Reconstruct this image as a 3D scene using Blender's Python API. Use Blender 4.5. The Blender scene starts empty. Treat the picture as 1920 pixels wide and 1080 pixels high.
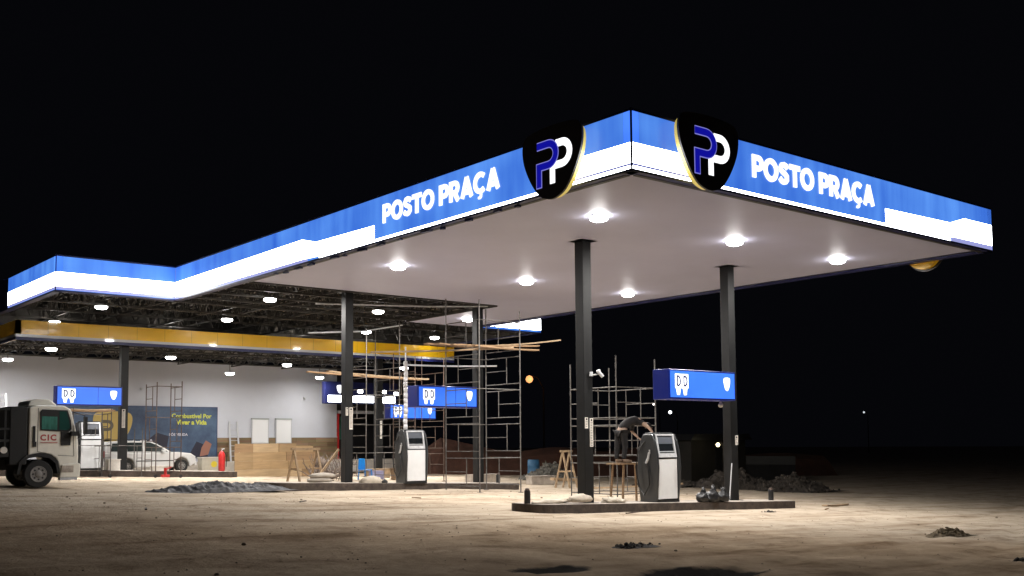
import bpy, bmesh, math, random
from mathutils import Vector, Matrix, noise
random.seed(7)
C = bpy.data.collections.new('place'); bpy.context.scene.collection.children.link(C)
PI = math.pi
def V(*a): return Vector(a)

# ------------------------------------------------------------------ terrain
PITS = [(-5.45, -3.55, .55, .30, .10, .3), (-3.65, -4.75, .95, .50, .16, .35)]
def gz(X, Y):
    x = min(max(X, -30.), 32.); y = min(max(Y, -20.), 34.)
    return .319 - .0309 * x + .0208 * y

# ------------------------------------------------------------------ materials
MATS = {}
def mat(name, col, rough=.6, metal=0, var=0, scale=4, bump=0, bscale=30, coat=0, spec=.5, vary2=None, mapping=None):
    if name in MATS: return MATS[name]
    m = bpy.data.materials.new(name); m.use_nodes = True; nt = m.node_tree; n = nt.nodes; l = nt.links
    b = n['Principled BSDF']; b.inputs['Roughness'].default_value = rough; b.inputs['Metallic'].default_value = metal
    b.inputs['Coat Weight'].default_value = coat; b.inputs['Specular IOR Level'].default_value = spec
    b.inputs['Base Color'].default_value = (*col, 1)
    if var or bump:
        tc = n.new('ShaderNodeTexCoord'); mp = n.new('ShaderNodeMapping'); l.new(tc.outputs['Object'], mp.inputs[0])
        if mapping: mp.inputs['Scale'].default_value = mapping
    if var:
        nz = n.new('ShaderNodeTexNoise'); nz.inputs['Scale'].default_value = scale; nz.inputs['Detail'].default_value = 6
        nz.inputs['Roughness'].default_value = .65
        l.new(mp.outputs[0], nz.inputs['Vector'])
        rp = n.new('ShaderNodeValToRGB'); rp.color_ramp.elements[0].position = .3; rp.color_ramp.elements[1].position = .7
        c2 = vary2 or tuple(min(1, c * (1 + var)) for c in col); c1 = tuple(c * (1 - var) for c in col)
        rp.color_ramp.elements[0].color = (*c1, 1); rp.color_ramp.elements[1].color = (*c2, 1)
        l.new(nz.outputs['Fac'], rp.inputs[0]); l.new(rp.outputs[0], b.inputs['Base Color'])
    if bump:
        n2 = n.new('ShaderNodeTexNoise'); n2.inputs['Scale'].default_value = bscale; n2.inputs['Detail'].default_value = 5
        l.new(mp.outputs[0], n2.inputs['Vector'])
        bp = n.new('ShaderNodeBump'); bp.inputs['Strength'].default_value = bump; bp.inputs['Distance'].default_value = .03
        l.new(n2.outputs['Fac'], bp.inputs['Height']); l.new(bp.outputs[0], b.inputs['Normal'])
    MATS[name] = m; return m
def emit(name, col, strength, col2=None, mapping=(3, 3, .12), scale=1.2, coat=0, sample=True):
    if name in MATS: return MATS[name]
    m = bpy.data.materials.new(name); m.use_nodes = True; nt = m.node_tree; n = nt.nodes; l = nt.links
    b = n['Principled BSDF']; b.inputs['Base Color'].default_value = (*[c * .5 for c in col], 1)
    b.inputs['Roughness'].default_value = .3
    b.inputs['Emission Color'].default_value = (*col, 1); b.inputs['Emission Strength'].default_value = strength
    if col2:
        tc = n.new('ShaderNodeTexCoord'); mp = n.new('ShaderNodeMapping'); mp.inputs['Scale'].default_value = mapping
        nz = n.new('ShaderNodeTexNoise'); nz.inputs['Scale'].default_value = scale; nz.inputs['Detail'].default_value = 3
        nz.inputs['Roughness'].default_value = .5
        mp2 = n.new('ShaderNodeMapping'); mp2.inputs['Scale'].default_value = (.35, .35, .6)
        nz2 = n.new('ShaderNodeTexNoise'); nz2.inputs['Scale'].default_value = 1.1; nz2.inputs['Detail'].default_value = 2
        ad = n.new('ShaderNodeMath'); ad.operation = 'ADD'; hf = n.new('ShaderNodeMath'); hf.operation = 'MULTIPLY'; hf.inputs[1].default_value = .5
        rp = n.new('ShaderNodeValToRGB'); rp.color_ramp.elements[0].position = .30; rp.color_ramp.elements[1].position = .74
        rp.color_ramp.elements[0].color = (*col, 1); rp.color_ramp.elements[1].color = (*col2, 1)
        l.new(tc.outputs['Object'], mp.inputs[0]); l.new(mp.outputs[0], nz.inputs['Vector'])
        l.new(tc.outputs['Object'], mp2.inputs[0]); l.new(mp2.outputs[0], nz2.inputs['Vector'])
        l.new(nz.outputs['Fac'], ad.inputs[0]); l.new(nz2.outputs['Fac'], ad.inputs[1]); l.new(ad.outputs[0], hf.inputs[0])
        l.new(hf.outputs[0], rp.inputs[0]); l.new(rp.outputs[0], b.inputs['Emission Color'])
    if not sample:
        try: m.cycles.emission_sampling = 'NONE'
        except Exception: pass
    MATS[name] = m; return m

BLUE = emit('sign_blue_lit', (.025, .115, .62), 1.0, (.13, .37, 1.0), mapping=(1.7, 1.7, .15))
WHITE = emit('sign_white_lit', (.93, .97, 1.0), 11, (1, 1, 1), mapping=(1.5, 1.5, .3))
LETTER = emit('letter_white_lit', (.96, .98, 1.0), 1.5)
LINE = emit('sign_line_dull', (.25, .25, .55), .7); PALEL = emit('sign_pale_lavender', (.36, .38, .78), .9)
LAV = emit('logo_outline_lit', (.25, .25, .75), .8)
DEEP = emit('logo_blue_lit', (.006, .006, .36), .85)
HALO = emit('emblem_yellow_edge', (.85, .66, .16), .55)
SIGNBLUE = emit('box_sign_blue', (.03, .13, .70), .95, (.06, .22, 1.0), mapping=(1, 1, 1), scale=.9)
SIGNSIDE = emit('box_sign_blue_side', (.003, .008, .10), .8)
NAVY = mat('navy_trim', (.012, .016, .09), .4)
STEEL = mat('dark_column_paint', (.006, .0063, .0068), .5, .0, spec=.35, var=.35, scale=3, bump=.05, bscale=8)
TRUSS = mat('dark_truss_steel', (.05, .047, .043), .5, .3, var=.4, scale=2)
ROOF = mat('galvanised_roof_sheet', (.20, .185, .165), .55, .2, var=.45, scale=.8, mapping=(4, .4, 1))
SOFFIT = mat('white_soffit_sheet', (.50, .50, .64), .5, var=.05, scale=.35)
GALV = mat('scaffold_steel', (.11, .102, .095), .6, .25, var=.5, scale=6)
RUST = mat('scaffold_rust', (.10, .07, .055), .6, .3, var=.5, scale=7)
WOOD = mat('weathered_plank', (.24, .15, .08), .8, var=.35, scale=3, bump=.2, mapping=(.6, 6, 6))
PALEWOOD = mat('pale_timber', (.34, .24, .145), .75, var=.3, scale=5, bump=.2)
WALLW = mat('pale_grey_wall_paint', (.60, .62, .68), .75, var=.05, scale=.5, bump=.05, bscale=60)
CONC = mat('worn_concrete', (.40, .35, .30), .9, var=.35, scale=3, bump=.4, bscale=30)
CONCD = mat('dark_kerb', (.06, .045, .036), .85, var=.5, scale=4, bump=.4, bscale=20)
BLACKP = mat('black_plastic', (.014, .014, .015), .38, var=.3, scale=6, bump=.1)
RUBBER = mat('tyre_rubber', (.016, .016, .016), .85, bump=.2, bscale=60)
PUMPD = mat('dispenser_charcoal', (.028, .030, .032), .35, var=.15, scale=5, coat=.3)
PUMPW = mat('dispenser_white', (.72, .73, .74), .4, var=.06, scale=2, coat=.2)
SILVER = mat('brushed_silver', (.55, .56, .58), .35, .15, var=.15, scale=8)
GLASSD = mat('dark_glass', (.01, .012, .014), .08, spec=.8)
PAPER = mat('paper_notice', (.72, .68, .62), .8, var=.1, scale=10)
INK = mat('notice_ink', (.03, .03, .03), .8)
REDP = mat('red_paint', (.48, .02, .02), .4, var=.2, scale=5)
YEL = mat('yellow_fascia_paint', (.86, .50, .012), .32, var=.05, scale=.8, coat=.3)
WPAINT = mat('white_stripe_paint', (.55, .56, .58), .35, coat=.3)

# ------------------------------------------------------------------ mesh builder
class MB:
    def __init__(s, o=(0, 0, 0)): s.v = []; s.f = []; s.o = Vector(o)
    def add(s, vs, fs):
        k = len(s.v); s.v += [Vector(p) - s.o for p in vs]; s.f += [tuple(i + k for i in f) for f in fs]; return s
    def box(s, x0, y0, z0, x1, y1, z1):
        vs = [(x, y, z) for z in (z0, z1) for y in (y0, y1) for x in (x0, x1)]
        return s.add(vs, [(0, 2, 3, 1), (4, 5, 7, 6), (0, 1, 5, 4), (2, 6, 7, 3), (0, 4, 6, 2), (1, 3, 7, 5)])
    def cbox(s, c, d, rz=0):
        M = Matrix.Rotation(rz, 3, 'Z'); c = Vector(c)
        vs = [c + M @ Vector((x * d[0] / 2, y * d[1] / 2, z * d[2] / 2)) for z in (-1, 1) for y in (-1, 1) for x in (-1, 1)]
        return s.add(vs, [(0, 2, 3, 1), (4, 5, 7, 6), (0, 1, 5, 4), (2, 6, 7, 3), (0, 4, 6, 2), (1, 3, 7, 5)])
    def frame(s, a, b):
        d = (Vector(b) - Vector(a)).normalized(); up = V(0, 0, 1) if abs(d.z) < .95 else V(1, 0, 0)
        r = d.cross(up).normalized(); return d, r, r.cross(d).normalized()
    def bar(s, a, b, w, h=None):
        h = h or w; a = Vector(a); b = Vector(b); d, r, u = s.frame(a, b)
        vs = [p + r * (x * w / 2) + u * (y * h / 2) for p in (a, b) for x, y in ((-1, -1), (1, -1), (1, 1), (-1, 1))]
        return s.add(vs, [(0, 1, 2, 3), (7, 6, 5, 4), (0, 4, 5, 1), (1, 5, 6, 2), (2, 6, 7, 3), (3, 7, 4, 0)])
    def tube(s, pts, r, n=8, r2=None, cap=True):
        pts = [Vector(p) for p in pts]; k0 = []; m = len(pts)
        vs = []; fs = []
        for i, p in enumerate(pts):
            a = pts[max(i - 1, 0)]; b = pts[min(i + 1, m - 1)]; d, rr, u = s.frame(a, b)
            rad = r if r2 is None else r + (r2 - r) * i / (m - 1)
            vs += [p + (rr * math.cos(2 * PI * j / n) + u * math.sin(2 * PI * j / n)) * rad for j in range(n)]
        for i in range(m - 1):
            for j in range(n): fs.append((i * n + j, i * n + (j + 1) % n, (i + 1) * n + (j + 1) % n, (i + 1) * n + j))
        if cap: fs += [tuple(range(n))[::-1], tuple(range((m - 1) * n, m * n))]
        return s.add(vs, fs)
    def lathe(s, c, prof, n=16, axis='z'):
        vs = []; fs = []; m = len(prof)
        for r, h in prof:
            for j in range(n):
                a = 2 * PI * j / n; x, y = r * math.cos(a), r * math.sin(a)
                p = {'z': (x, y, h), 'y': (x, h, y), 'x': (h, x, y)}[axis]; vs.append(Vector(c) + Vector(p))
        for i in range(m - 1):
            for j in range(n): fs.append((i * n + j, i * n + (j + 1) % n, (i + 1) * n + (j + 1) % n, (i + 1) * n + j))
        fs += [tuple(range(n))[::-1], tuple(range((m - 1) * n, m * n))]
        return s.add(vs, fs)
    def prism(s, poly, fr, t0, t1):
        """poly of (u,v); fr=(origin, udir, vdir, ndir)"""
        o, U, W, N = [Vector(q) for q in fr]; n = len(poly)
        vs = [o + U * u + W * v + N * t for t in (t0, t1) for u, v in poly]
        return s.add(vs, [tuple(range(n))[::-1], tuple(range(n, 2 * n))] + [(i, (i + 1) % n, (i + 1) % n + n, i + n) for i in range(n)])
    def build(s, name, m, parent=None, smooth=False, bevel=0, sub=0):
        me = bpy.data.meshes.new(name); me.from_pydata([tuple(p) for p in s.v], [], s.f)
        bm = bmesh.new(); bm.from_mesh(me); bmesh.ops.recalc_face_normals(bm, faces=bm.faces)
        bm.to_mesh(me); bm.free()
        if smooth:
            for p in me.polygons: p.use_smooth = True
        me.materials.append(m); o = bpy.data.objects.new(name, me); C.objects.link(o)
        if parent: o.parent = parent
        if bevel:
            b = o.modifiers.new('b', 'BEVEL'); b.width = bevel; b.segments = 2; b.limit_method = 'ANGLE'; b.angle_limit = .6
        if sub:
            q = o.modifiers.new('s', 'SUBSURF'); q.levels = sub; q.render_levels = sub
        return o
def tag(o, label=None, cat=None, group=None, kind=None):
    if label: o['label'] = label
    if cat: o['category'] = cat
    if group: o['group'] = group
    if kind: o['kind'] = kind
    return o
def thing(name, loc, label, cat, group=None, rz=0):
    o = bpy.data.objects.new(name, None); C.objects.link(o); o.location = loc; o.rotation_euler = (0, 0, rz)
    o.empty_display_size = .2
    return tag(o, label, cat, group)
def ctree(o, parent=None):
    c = o.copy(); C.objects.link(c); c.parent = parent
    for ch in list(o.children): ctree(ch, c)
    return c
def text(name, body, fr, size, m, parent, off=.0, ext=.01, align='LEFT', sx=1., o=(0, 0, 0), z=.02, space=1.):
    cu = bpy.data.curves.new(name + '_c', 'FONT'); cu.body = body; cu.size = size; cu.offset = off; cu.extrude = ext
    cu.align_x = align; cu.resolution_u = 3; cu.space_character = space
    t = bpy.data.objects.new(name + '_t', cu); bpy.context.scene.collection.objects.link(t)
    dg = bpy.context.evaluated_depsgraph_get(); me = bpy.data.meshes.new_from_object(t.evaluated_get(dg))
    bpy.data.objects.remove(t)
    P, U, W, N = [Vector(q) for q in fr]
    for v in me.vertices:
        v.co = P + U * (v.co.x * sx) + W * v.co.y + N * (v.co.z + z) - Vector(o)
    me.materials.clear(); me.materials.append(m)
    ob = bpy.data.objects.new(name, me); C.objects.link(ob); ob.parent = parent; return ob
def stroke(path, w):
    """closed polygon outline of a constant-width stroke along an open 2-D path"""
    L, R = [], []; n = len(path)
    for i, (x, y) in enumerate(path):
        a = Vector(path[max(i - 1, 0)]); b = Vector(path[min(i + 1, n - 1)])
        p = Vector((x, y))
        if 0 < i < n - 1:
            d1 = (p - a).normalized(); d2 = (b - p).normalized(); nn = (Vector((-d1.y, d1.x)) + Vector((-d2.y, d2.x)))
            nn.normalize(); k = 1 / max(.5, nn.dot(Vector((-d1.y, d1.x))))
        else:
            d = (b - a).normalized(); nn = Vector((-d.y, d.x)); k = 1
        L.append(p + nn * w / 2 * k); R.append(p - nn * w / 2 * k)
    return L, R
def add_stroke(mb, path, w, fr, t0, t1):
    L, R = stroke(path, w)
    n = len(path); o, U, W_, N = [Vector(q) for q in fr]
    vs = [o + U * p.x + W_ * p.y + N * t for t in (t0, t1) for side_ in (L, R) for p in side_]
    fs = [(0, n, 3 * n, 2 * n), (n - 1, 3 * n - 1, 4 * n - 1, 2 * n - 1)]
    for i in range(n - 1):
        fs += [(i, i + 1, n + i + 1, n + i), (2 * n + i, 3 * n + i, 3 * n + i + 1, 2 * n + i + 1), (i, 2 * n + i, 2 * n + i + 1, i + 1), (n + i, n + i + 1, 3 * n + i + 1, 3 * n + i)]
    mb.add(vs, fs)

# ------------------------------------------------------------------ ground
def ground():
    xs = []; x = -260.
    def axis(lo, a, b, hi, fine, coarse):
        r = []; q = lo
        while q < hi:
            r.append(q)
            q += fine if a <= q < b else max(fine, min(coarse, .12 * min(abs(q - a), abs(q - b)) + fine))
        r.append(hi); return r
    xs = axis(-260, -13, 20, 330, .22, 30); ys = axis(-120, -13, 22, 380, .22, 30)
    vs = []
    for Y in ys:
        for X in xs:
            z = gz(X, Y)
            z += .05 * noise.noise((X * .18, Y * .18, 3)) + .022 * noise.noise((X * .9, Y * .9, 5)) + .011 * noise.noise((X * 2.3, Y * 2.3, 9))
            rut = abs(Y - 2.2 - .10 * X - .7 * noise.noise((X * .1, 0, 2)))
            if rut < .5 and X > -8: z -= .03 * (1 - rut / .5)
            for c0, sl, amp in ((-4.2, .34, 1.5), (-5.9, .34, 1.5), (9.6, -.06, .8), (11.3, -.06, .8), (.2, .12, 1.2)):
                rt = abs(Y - c0 - sl * X - amp * noise.noise((X * .08, c0 * .01, 7)))
                if rt < .42: z += -.035 * (1 - rt / .28) if rt < .28 else .012
            for px, py, rx, ry, dp, sd in PITS:
                q = math.hypot((X - px) / rx, (Y - py) / ry) + .25 * noise.noise((X * 1.6, Y * 1.6, sd))
                if q < 1.5: z -= dp * max(0, 1 - q * q / 1.6)
            vs.append((X, Y, z - .02))
    nx = len(xs); fs = [(j * nx + i, j * nx + i + 1, (j + 1) * nx + i + 1, (j + 1) * nx + i) for j in range(len(ys) - 1) for i in range(nx - 1)]
    m = bpy.data.materials.new('dirt_ground'); m.use_nodes = True; nt = m.node_tree; n = nt.nodes; l = nt.links
    b = n['Principled BSDF']; b.inputs['Roughness'].default_value = .95; b.inputs['Specular IOR Level'].default_value = .03
    tc = n.new('ShaderNodeTexCoord')
    def nz(scale, det=6, rough=.6, mp=None):
        q = n.new('ShaderNodeTexNoise'); q.inputs['Scale'].default_value = scale; q.inputs['Detail'].default_value = det; q.inputs['Roughness'].default_value = rough
        if mp:
            a = n.new('ShaderNodeMapping'); a.inputs['Scale'].default_value = mp; l.new(tc.outputs['Object'], a.inputs[0]); l.new(a.outputs[0], q.inputs['Vector'])
        else: l.new(tc.outputs['Object'], q.inputs['Vector'])
        return q
    def ramp(src, p0, p1, c0, c1):
        r = n.new('ShaderNodeValToRGB'); r.color_ramp.elements[0].position = p0; r.color_ramp.elements[1].position = p1
        r.color_ramp.elements[0].color = (*c0, 1); r.color_ramp.elements[1].color = (*c1, 1); l.new(src, r.inputs[0]); return r
    def mix(f, a, bb):
        q = n.new('ShaderNodeMix'); q.data_type = 'RGBA'; l.new(f, q.inputs[0]); l.new(a, q.inputs[6]); l.new(bb, q.inputs[7]); return q
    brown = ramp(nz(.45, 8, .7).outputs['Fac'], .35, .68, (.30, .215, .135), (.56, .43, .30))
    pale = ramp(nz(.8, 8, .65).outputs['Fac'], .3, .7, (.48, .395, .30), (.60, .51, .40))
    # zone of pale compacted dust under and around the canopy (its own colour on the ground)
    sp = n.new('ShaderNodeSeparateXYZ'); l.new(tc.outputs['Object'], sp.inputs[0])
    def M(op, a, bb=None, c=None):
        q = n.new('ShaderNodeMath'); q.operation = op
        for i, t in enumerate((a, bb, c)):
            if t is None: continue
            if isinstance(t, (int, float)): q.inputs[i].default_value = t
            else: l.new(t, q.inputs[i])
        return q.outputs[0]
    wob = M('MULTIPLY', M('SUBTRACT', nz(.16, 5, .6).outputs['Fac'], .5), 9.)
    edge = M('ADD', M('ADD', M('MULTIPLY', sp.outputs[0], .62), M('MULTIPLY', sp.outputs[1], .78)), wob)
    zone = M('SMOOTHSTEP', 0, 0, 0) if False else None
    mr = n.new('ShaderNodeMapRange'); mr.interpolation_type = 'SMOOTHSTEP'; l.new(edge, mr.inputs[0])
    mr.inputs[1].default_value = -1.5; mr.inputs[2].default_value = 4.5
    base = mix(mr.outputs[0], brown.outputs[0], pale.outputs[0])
    # dark damp patches, tyre streaks and grit
    dk = ramp(nz(1.1, 9, .75, (1, 1, 1)).outputs['Fac'], .50, .68, (1, 1, 1), (.40, .33, .27))
    mul = n.new('ShaderNodeMix'); mul.data_type = 'RGBA'; mul.blend_type = 'MULTIPLY'; mul.inputs[0].default_value = .75
    l.new(base.outputs[2], mul.inputs[6]); l.new(dk.outputs[0], mul.inputs[7])
    sk = ramp(nz(.9, 6, .6, (.16, 1.3, 1)).outputs['Fac'], .50, .70, (1, 1, 1), (.50, .42, .35))
    mu2 = n.new('ShaderNodeMix'); mu2.data_type = 'RGBA'; mu2.blend_type = 'MULTIPLY'; mu2.inputs[0].default_value = .8
    l.new(mul.outputs[2], mu2.inputs[6]); l.new(sk.outputs[0], mu2.inputs[7])
    out = mu2.outputs[2]
    for px, py, rx, ry, dp, sd in PITS:
        dx = M('DIVIDE', M('SUBTRACT', sp.outputs[0], px), rx * 1.1); dy = M('DIVIDE', M('SUBTRACT', sp.outputs[1], py), ry * 1.1)
        r2 = M('ADD', M('ADD', M('MULTIPLY', dx, dx), M('MULTIPLY', dy, dy)), M('MULTIPLY', M('SUBTRACT', nz(2.2, 5).outputs['Fac'], .5), 1.6))
        mk = n.new('ShaderNodeMapRange'); l.new(r2, mk.inputs[0]); mk.inputs[1].default_value = .95; mk.inputs[2].default_value = 1.5
        col = n.new('ShaderNodeRGB'); col.outputs[0].default_value = (.012, .008, .005, 1)
        q = mix(mk.outputs[0], col.outputs[0], out); out = q.outputs[2]
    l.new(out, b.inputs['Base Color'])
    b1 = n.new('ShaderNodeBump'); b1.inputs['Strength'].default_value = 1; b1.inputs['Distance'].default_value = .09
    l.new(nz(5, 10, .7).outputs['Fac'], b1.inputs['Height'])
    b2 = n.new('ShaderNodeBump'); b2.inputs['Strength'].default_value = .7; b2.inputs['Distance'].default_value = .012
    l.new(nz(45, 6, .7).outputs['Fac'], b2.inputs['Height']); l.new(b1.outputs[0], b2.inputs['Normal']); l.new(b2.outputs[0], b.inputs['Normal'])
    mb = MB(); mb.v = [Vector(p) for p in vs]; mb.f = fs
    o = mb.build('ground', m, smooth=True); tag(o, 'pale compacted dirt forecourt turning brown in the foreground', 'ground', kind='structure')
ground()

# ------------------------------------------------------------------ canopy
HB, FH = 7.687, 1.205; HT = HB + FH
W, L, JX, KY = 15.12, 24.0, 4.33, 30.4
SX = 19.2; SY = 25.0                      # right wing tip
can = thing('main_canopy', (7.5, 12, gz(7.5, 12)), 'large flat forecourt canopy with backlit blue and white fascia on black columns', 'canopy')
co = Vector(can.location)
def fascia(a, b, nrm, shapes, extra=None, trim=True, name='fascia_panel', base=None):
    """a,b: plan corners left to right; shapes: list of (polygon in (u, z), material, proud, name)"""
    a = V(a[0], a[1], 0); b = V(b[0], b[1], 0); U = (b - a).normalized(); ln = (b - a).length; N = V(*nrm)
    fr = (a, U, V(0, 0, 1), N)
    mb = MB(co).prism([(0, HB), (ln, HB), (ln, HT), (0, HT)], fr, -.22, 0)
    p = mb.build(name, base or BLUE, can)
    tr = MB(co).prism([(0, HT), (ln, HT), (ln, HT + .05), (0, HT + .05)], fr, -.24, .012)
    tr.prism([(0, HB - .05), (ln, HB - .05), (ln, HB), (0, HB)], fr, -.24, .012)
    tr.build('edge_trim', NAVY, p)
    MB(co).prism([(0, HB), (ln, HB), (ln, HT), (0, HT)], fr, -.23, -.222).build('backing_sheet', TRUSS, p)
    for poly, m, pr, nm in shapes:
        MB(co).prism(poly, fr, .001, pr).build(nm, m, p)
    return p, fr
Z = lambda z: z
# left face, u runs from far inner corner I (0) to the near corner C (24)
u = lambda Y: 24.0 - Y
shl = [([(u(1.9), HB + .12), (u(0.03), HB + .12), (u(0.03), 8.235), (u(1.9), 8.25)], WHITE, .004, 'white_band'),
       ([(0, HB + .0), (u(13.6), HB + .0), (u(13.6), HB + .10), (0, HB + .10)], PALEL, .004, 'pale_line'),
       ([(u(12.9), HB + .005), (u(0.03), HB + .005), (u(0.03), HB + .07), (u(12.9), HB + .07)], WHITE, .004, 'white_line'),
       ([(0, HB + .10), (u(13.95), HB + .10), (u(13.1), HB + .07), (u(9.81), HB + .07), (u(9.81), 8.15), (u(13.1), 8.20), (u(13.95), 8.40), (0, 8.33)], WHITE, .006, 'white_band'),
       ([(u(12.2), HB + .075), (u(9.81), HB + .075), (u(9.81), HB + .095), (u(12.2), HB + .095)], LINE, .009, 'dark_line'),
       ([(u(1.9), HB + .078), (u(0.03), HB + .078), (u(0.03), HB + .112), (u(1.9), HB + .112)], LINE, .006, 'dark_line'),
       ([(0, 8.335), (.02, 8.335), (.02, HT - .01), (0, HT - .01)], LINE, .004, 'seam')]
pL, frL = fascia((0, L), (0, 0), (-1, 0, 0), shl)
def arc(cx, cy, rx, ry, a0, a1, n=16): return [(cx + rx * math.cos(math.radians(a0 + (a1 - a0) * k / n)), cy + ry * math.sin(math.radians(a0 + (a1 - a0) * k / n))) for k in range(n + 1)]
BOWL = [(.10, .88)] + arc(.44, .65, .23, .23, 90, -90, 12) + [(.10, .42)]
GL = {'P': (.78, [[(.12, 0), (.12, 1)], BOWL]), 'R': (.84, [[(.12, 0), (.12, 1)], BOWL, [(.42, .42), (.70, 0)]]),
      'O': (1.02, [arc(.51, .5, .40, .40, 0, 360, 30)]), 'T': (.80, [[(0, .88), (.80, .88)], [(.40, 0), (.40, .88)]]),
      'S': (.78, [[(.67, .74), (.58, .85), (.42, .89), (.25, .85), (.17, .73), (.21, .61), (.36, .53), (.50, .48), (.62, .39), (.62, .24), (.51, .14), (.36, .11), (.20, .15), (.09, .26)]]),
      'A': (.98, [[(.13, 0), (.49, .98)], [(.85, 0), (.49, .98)], [(.26, .26), (.72, .26)]]), 'Ç': (.90, [arc(.50, .5, .40, .40, 48, 312, 24)])}
def sign_text(body, fr, cap, parent, width):
    total = sum(.40 if c == ' ' else GL[c][0] + .055 for c in body); k = width / (total * cap); x = 0
    for c in body:
        if c == ' ': x += .40; continue
        w_, paths = GL[c]; mb = MB(co)
        for q, p in enumerate(paths): add_stroke(mb, [((x + a) * cap * k, b * cap) for a, b in p], .235 * cap, fr, .0, .03 + q * .002)
        if c == 'Ç': add_stroke(mb, [((x + a) * cap * k, b * cap) for a, b in [(.52, .06), (.56, -.06), (.54, -.16), (.46, -.21), (.36, -.20)]], .11 * cap, fr, .0, .034)
        mb.build('letter', LETTER, parent); x += w_ + .055
sign_text('POSTO PRAÇA', (V(0, 9.36, 8.13), V(0, -1, 0), V(0, 0, 1), V(-1, 0, 0)), .515, pL, 5.12)
shr = [([(.03, HB + .12), (1.75, HB + .12), (1.75, 8.25), (.03, 8.235)], WHITE, .004, 'white_band'),
       ([(.03, HB + .005), (12.7, HB + .005), (12.7, HB + .07), (.03, HB + .07)], WHITE, .004, 'white_line'),
       ([(9.40, HB + .07), (12.3, HB + .07), (13.0, HB + .13), (15.1, HB + .13), (15.1, 8.43), (13.5, 8.42), (12.7, 8.20), (9.40, 8.15)], WHITE, .006, 'white_band'),
       ([(12.75, HB + .0), (15.1, HB + .0), (15.1, HB + .14), (12.75, HB + .14)], PALEL, .003, 'pale_line'),
       ([(.03, HB + .078), (1.7, HB + .078), (1.7, HB + .112), (.03, HB + .112)], LINE, .006, 'dark_line'),
       ([(9.40, HB + .075), (11.4, HB + .075), (11.4, HB + .095), (9.40, HB + .095)], LINE, .009, 'dark_line')]
pR, frR = fascia((0, 0), (W, 0), (0, -1, 0), shr)
sign_text('POSTO PRAÇA', (V(3.90, 0, 8.12), V(1, 0, 0), V(0, 0, 1), V(0, -1, 0)), .53, pR, 5.0)
MB(co).box(-.02, -.02, HB - .06, .012, .012, HT + .06).build('corner_trim', NAVY, can)
wb = lambda ln: [([(0, HB + .02), (ln, HB + .02), (ln, HB + .12), (0, HB + .12)], PALEL, .003, 'pale_line'), ([(0, HB + .12), (ln, HB + .12), (ln, 8.33), (0, 8.33)], WHITE, .004, 'white_band')]
fascia((-JX, L), (0, L), (0, -1, 0), wb(4.33))
fascia((-JX, KY), (-JX, L), (-1, 0, 0), wb(KY - L))
MB(co).box(-JX - .02, L - .02, HB - .06, -JX + .012, L + .012, HT + .06).build('corner_trim', NAVY, can)
pD = mat('unlit_navy_fascia', (.01, .013, .07), .4)
fascia((W, 0), (W, SY), (1, 0, 0), [], base=pD)
fascia((W, SY), (SX, SY), (0, -1, 0), [([(0, HB + .1), (SX - W, HB + .1), (SX - W, 8.5), (0, 8.5)], WHITE, .004, 'white_band')])
fascia((SX, SY), (SX, KY + 6), (1, 0, 0), [], base=pD)
fascia((SX, KY + 6), (-JX, KY + 6), (0, 1, 0), [], base=pD)
fascia((-JX, KY + 6), (-JX, KY), (-1, 0, 0), [], base=pD)
# soffit of long metal strips (seams are shallow grooves modelled as strips)
def strips(mb, x0, x1, y0, y1, w=.6, z=HB + .03):
    y = y0
    while y < y1 - .01:
        e = min(y + w, y1); mb.box(x0, y + .004, z, x1, e - .004, z + .05); y = e
sf = MB(co); sf.box(.24, .24, HB + .03, W - .24, 18.35, HB + .08); sf.box(11.2, 18.352, HB + .03, W - .24, SY + .2, HB + .08)
sf.box(.3, .3, HB + .085, W - .3, 18.3, HB + .1)
sf.build('soffit', SOFFIT, can)
ed = MB(co); ed.bar((.25, 18.42, HB + .03), (11.15, 18.42, HB + .03), .06, .1); ed.bar((11.15, 18.42, HB + .03), (11.15, SY, HB + .03), .06, .1)
ed.bar((.3, .2, HB - .03), (W - .3, .2, HB - .03), .12, .06); ed.bar((.2, .3, HB - .03), (.2, 18, HB - .03), .12, .06)
ed.build('soffit_edge_trim', TRUSS, can)
# corrugated roof
rf = MB(co)
def corr(mb, x0, x1, y0, y1, z, p=.5, amp=.05):
    n = int((x1 - x0) / (p / 2)); vs = []; fs = []
    for i in range(n + 1):
        x = x0 + (x1 - x0) * i / n; zz = z + (amp if i % 2 else 0); vs += [(x, y0, zz), (x, y1, zz)]
    mb.add(vs, [(2 * i, 2 * i + 2, 2 * i + 3, 2 * i + 1) for i in range(n)])
corr(rf, .2, W - .2, .2, L, HT - .1); corr(rf, -JX + .2, SX - .2, L, KY + 5.8, HT - .1)
rf.build('roof', ROOF, can)
def truss(a, b, zb, zt, name, parent, o, n=None, w=.06):
    a = V(*a, 0); b = V(*b, 0); ln = (b - a).length; n = n or int(ln / .75); mb = MB(o)
    mb.bar(a + V(0, 0, zb), b + V(0, 0, zb), w * 1.3); mb.bar(a + V(0, 0, zt), b + V(0, 0, zt), w * 1.3)
    for i in range(n):
        p = a.lerp(b, i / n); q = a.lerp(b, (i + 1) / n); m = p.lerp(q, .5)
        mb.bar(p + V(0, 0, zb), m + V(0, 0, zt), w); mb.bar(m + V(0, 0, zt), q + V(0, 0, zb), w)
        if i % 2: mb.bar(p + V(0, 0, zb), p + V(0, 0, zt), w * .7)
    return mb.build(name, TRUSS, parent)
for i, Y in enumerate((19.0, 20.6, 22.2, 23.8)): truss((.3, Y), (15 if i > 9 else 11.1, Y), HB + .12, HT - .2, 'truss', can, co)
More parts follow.
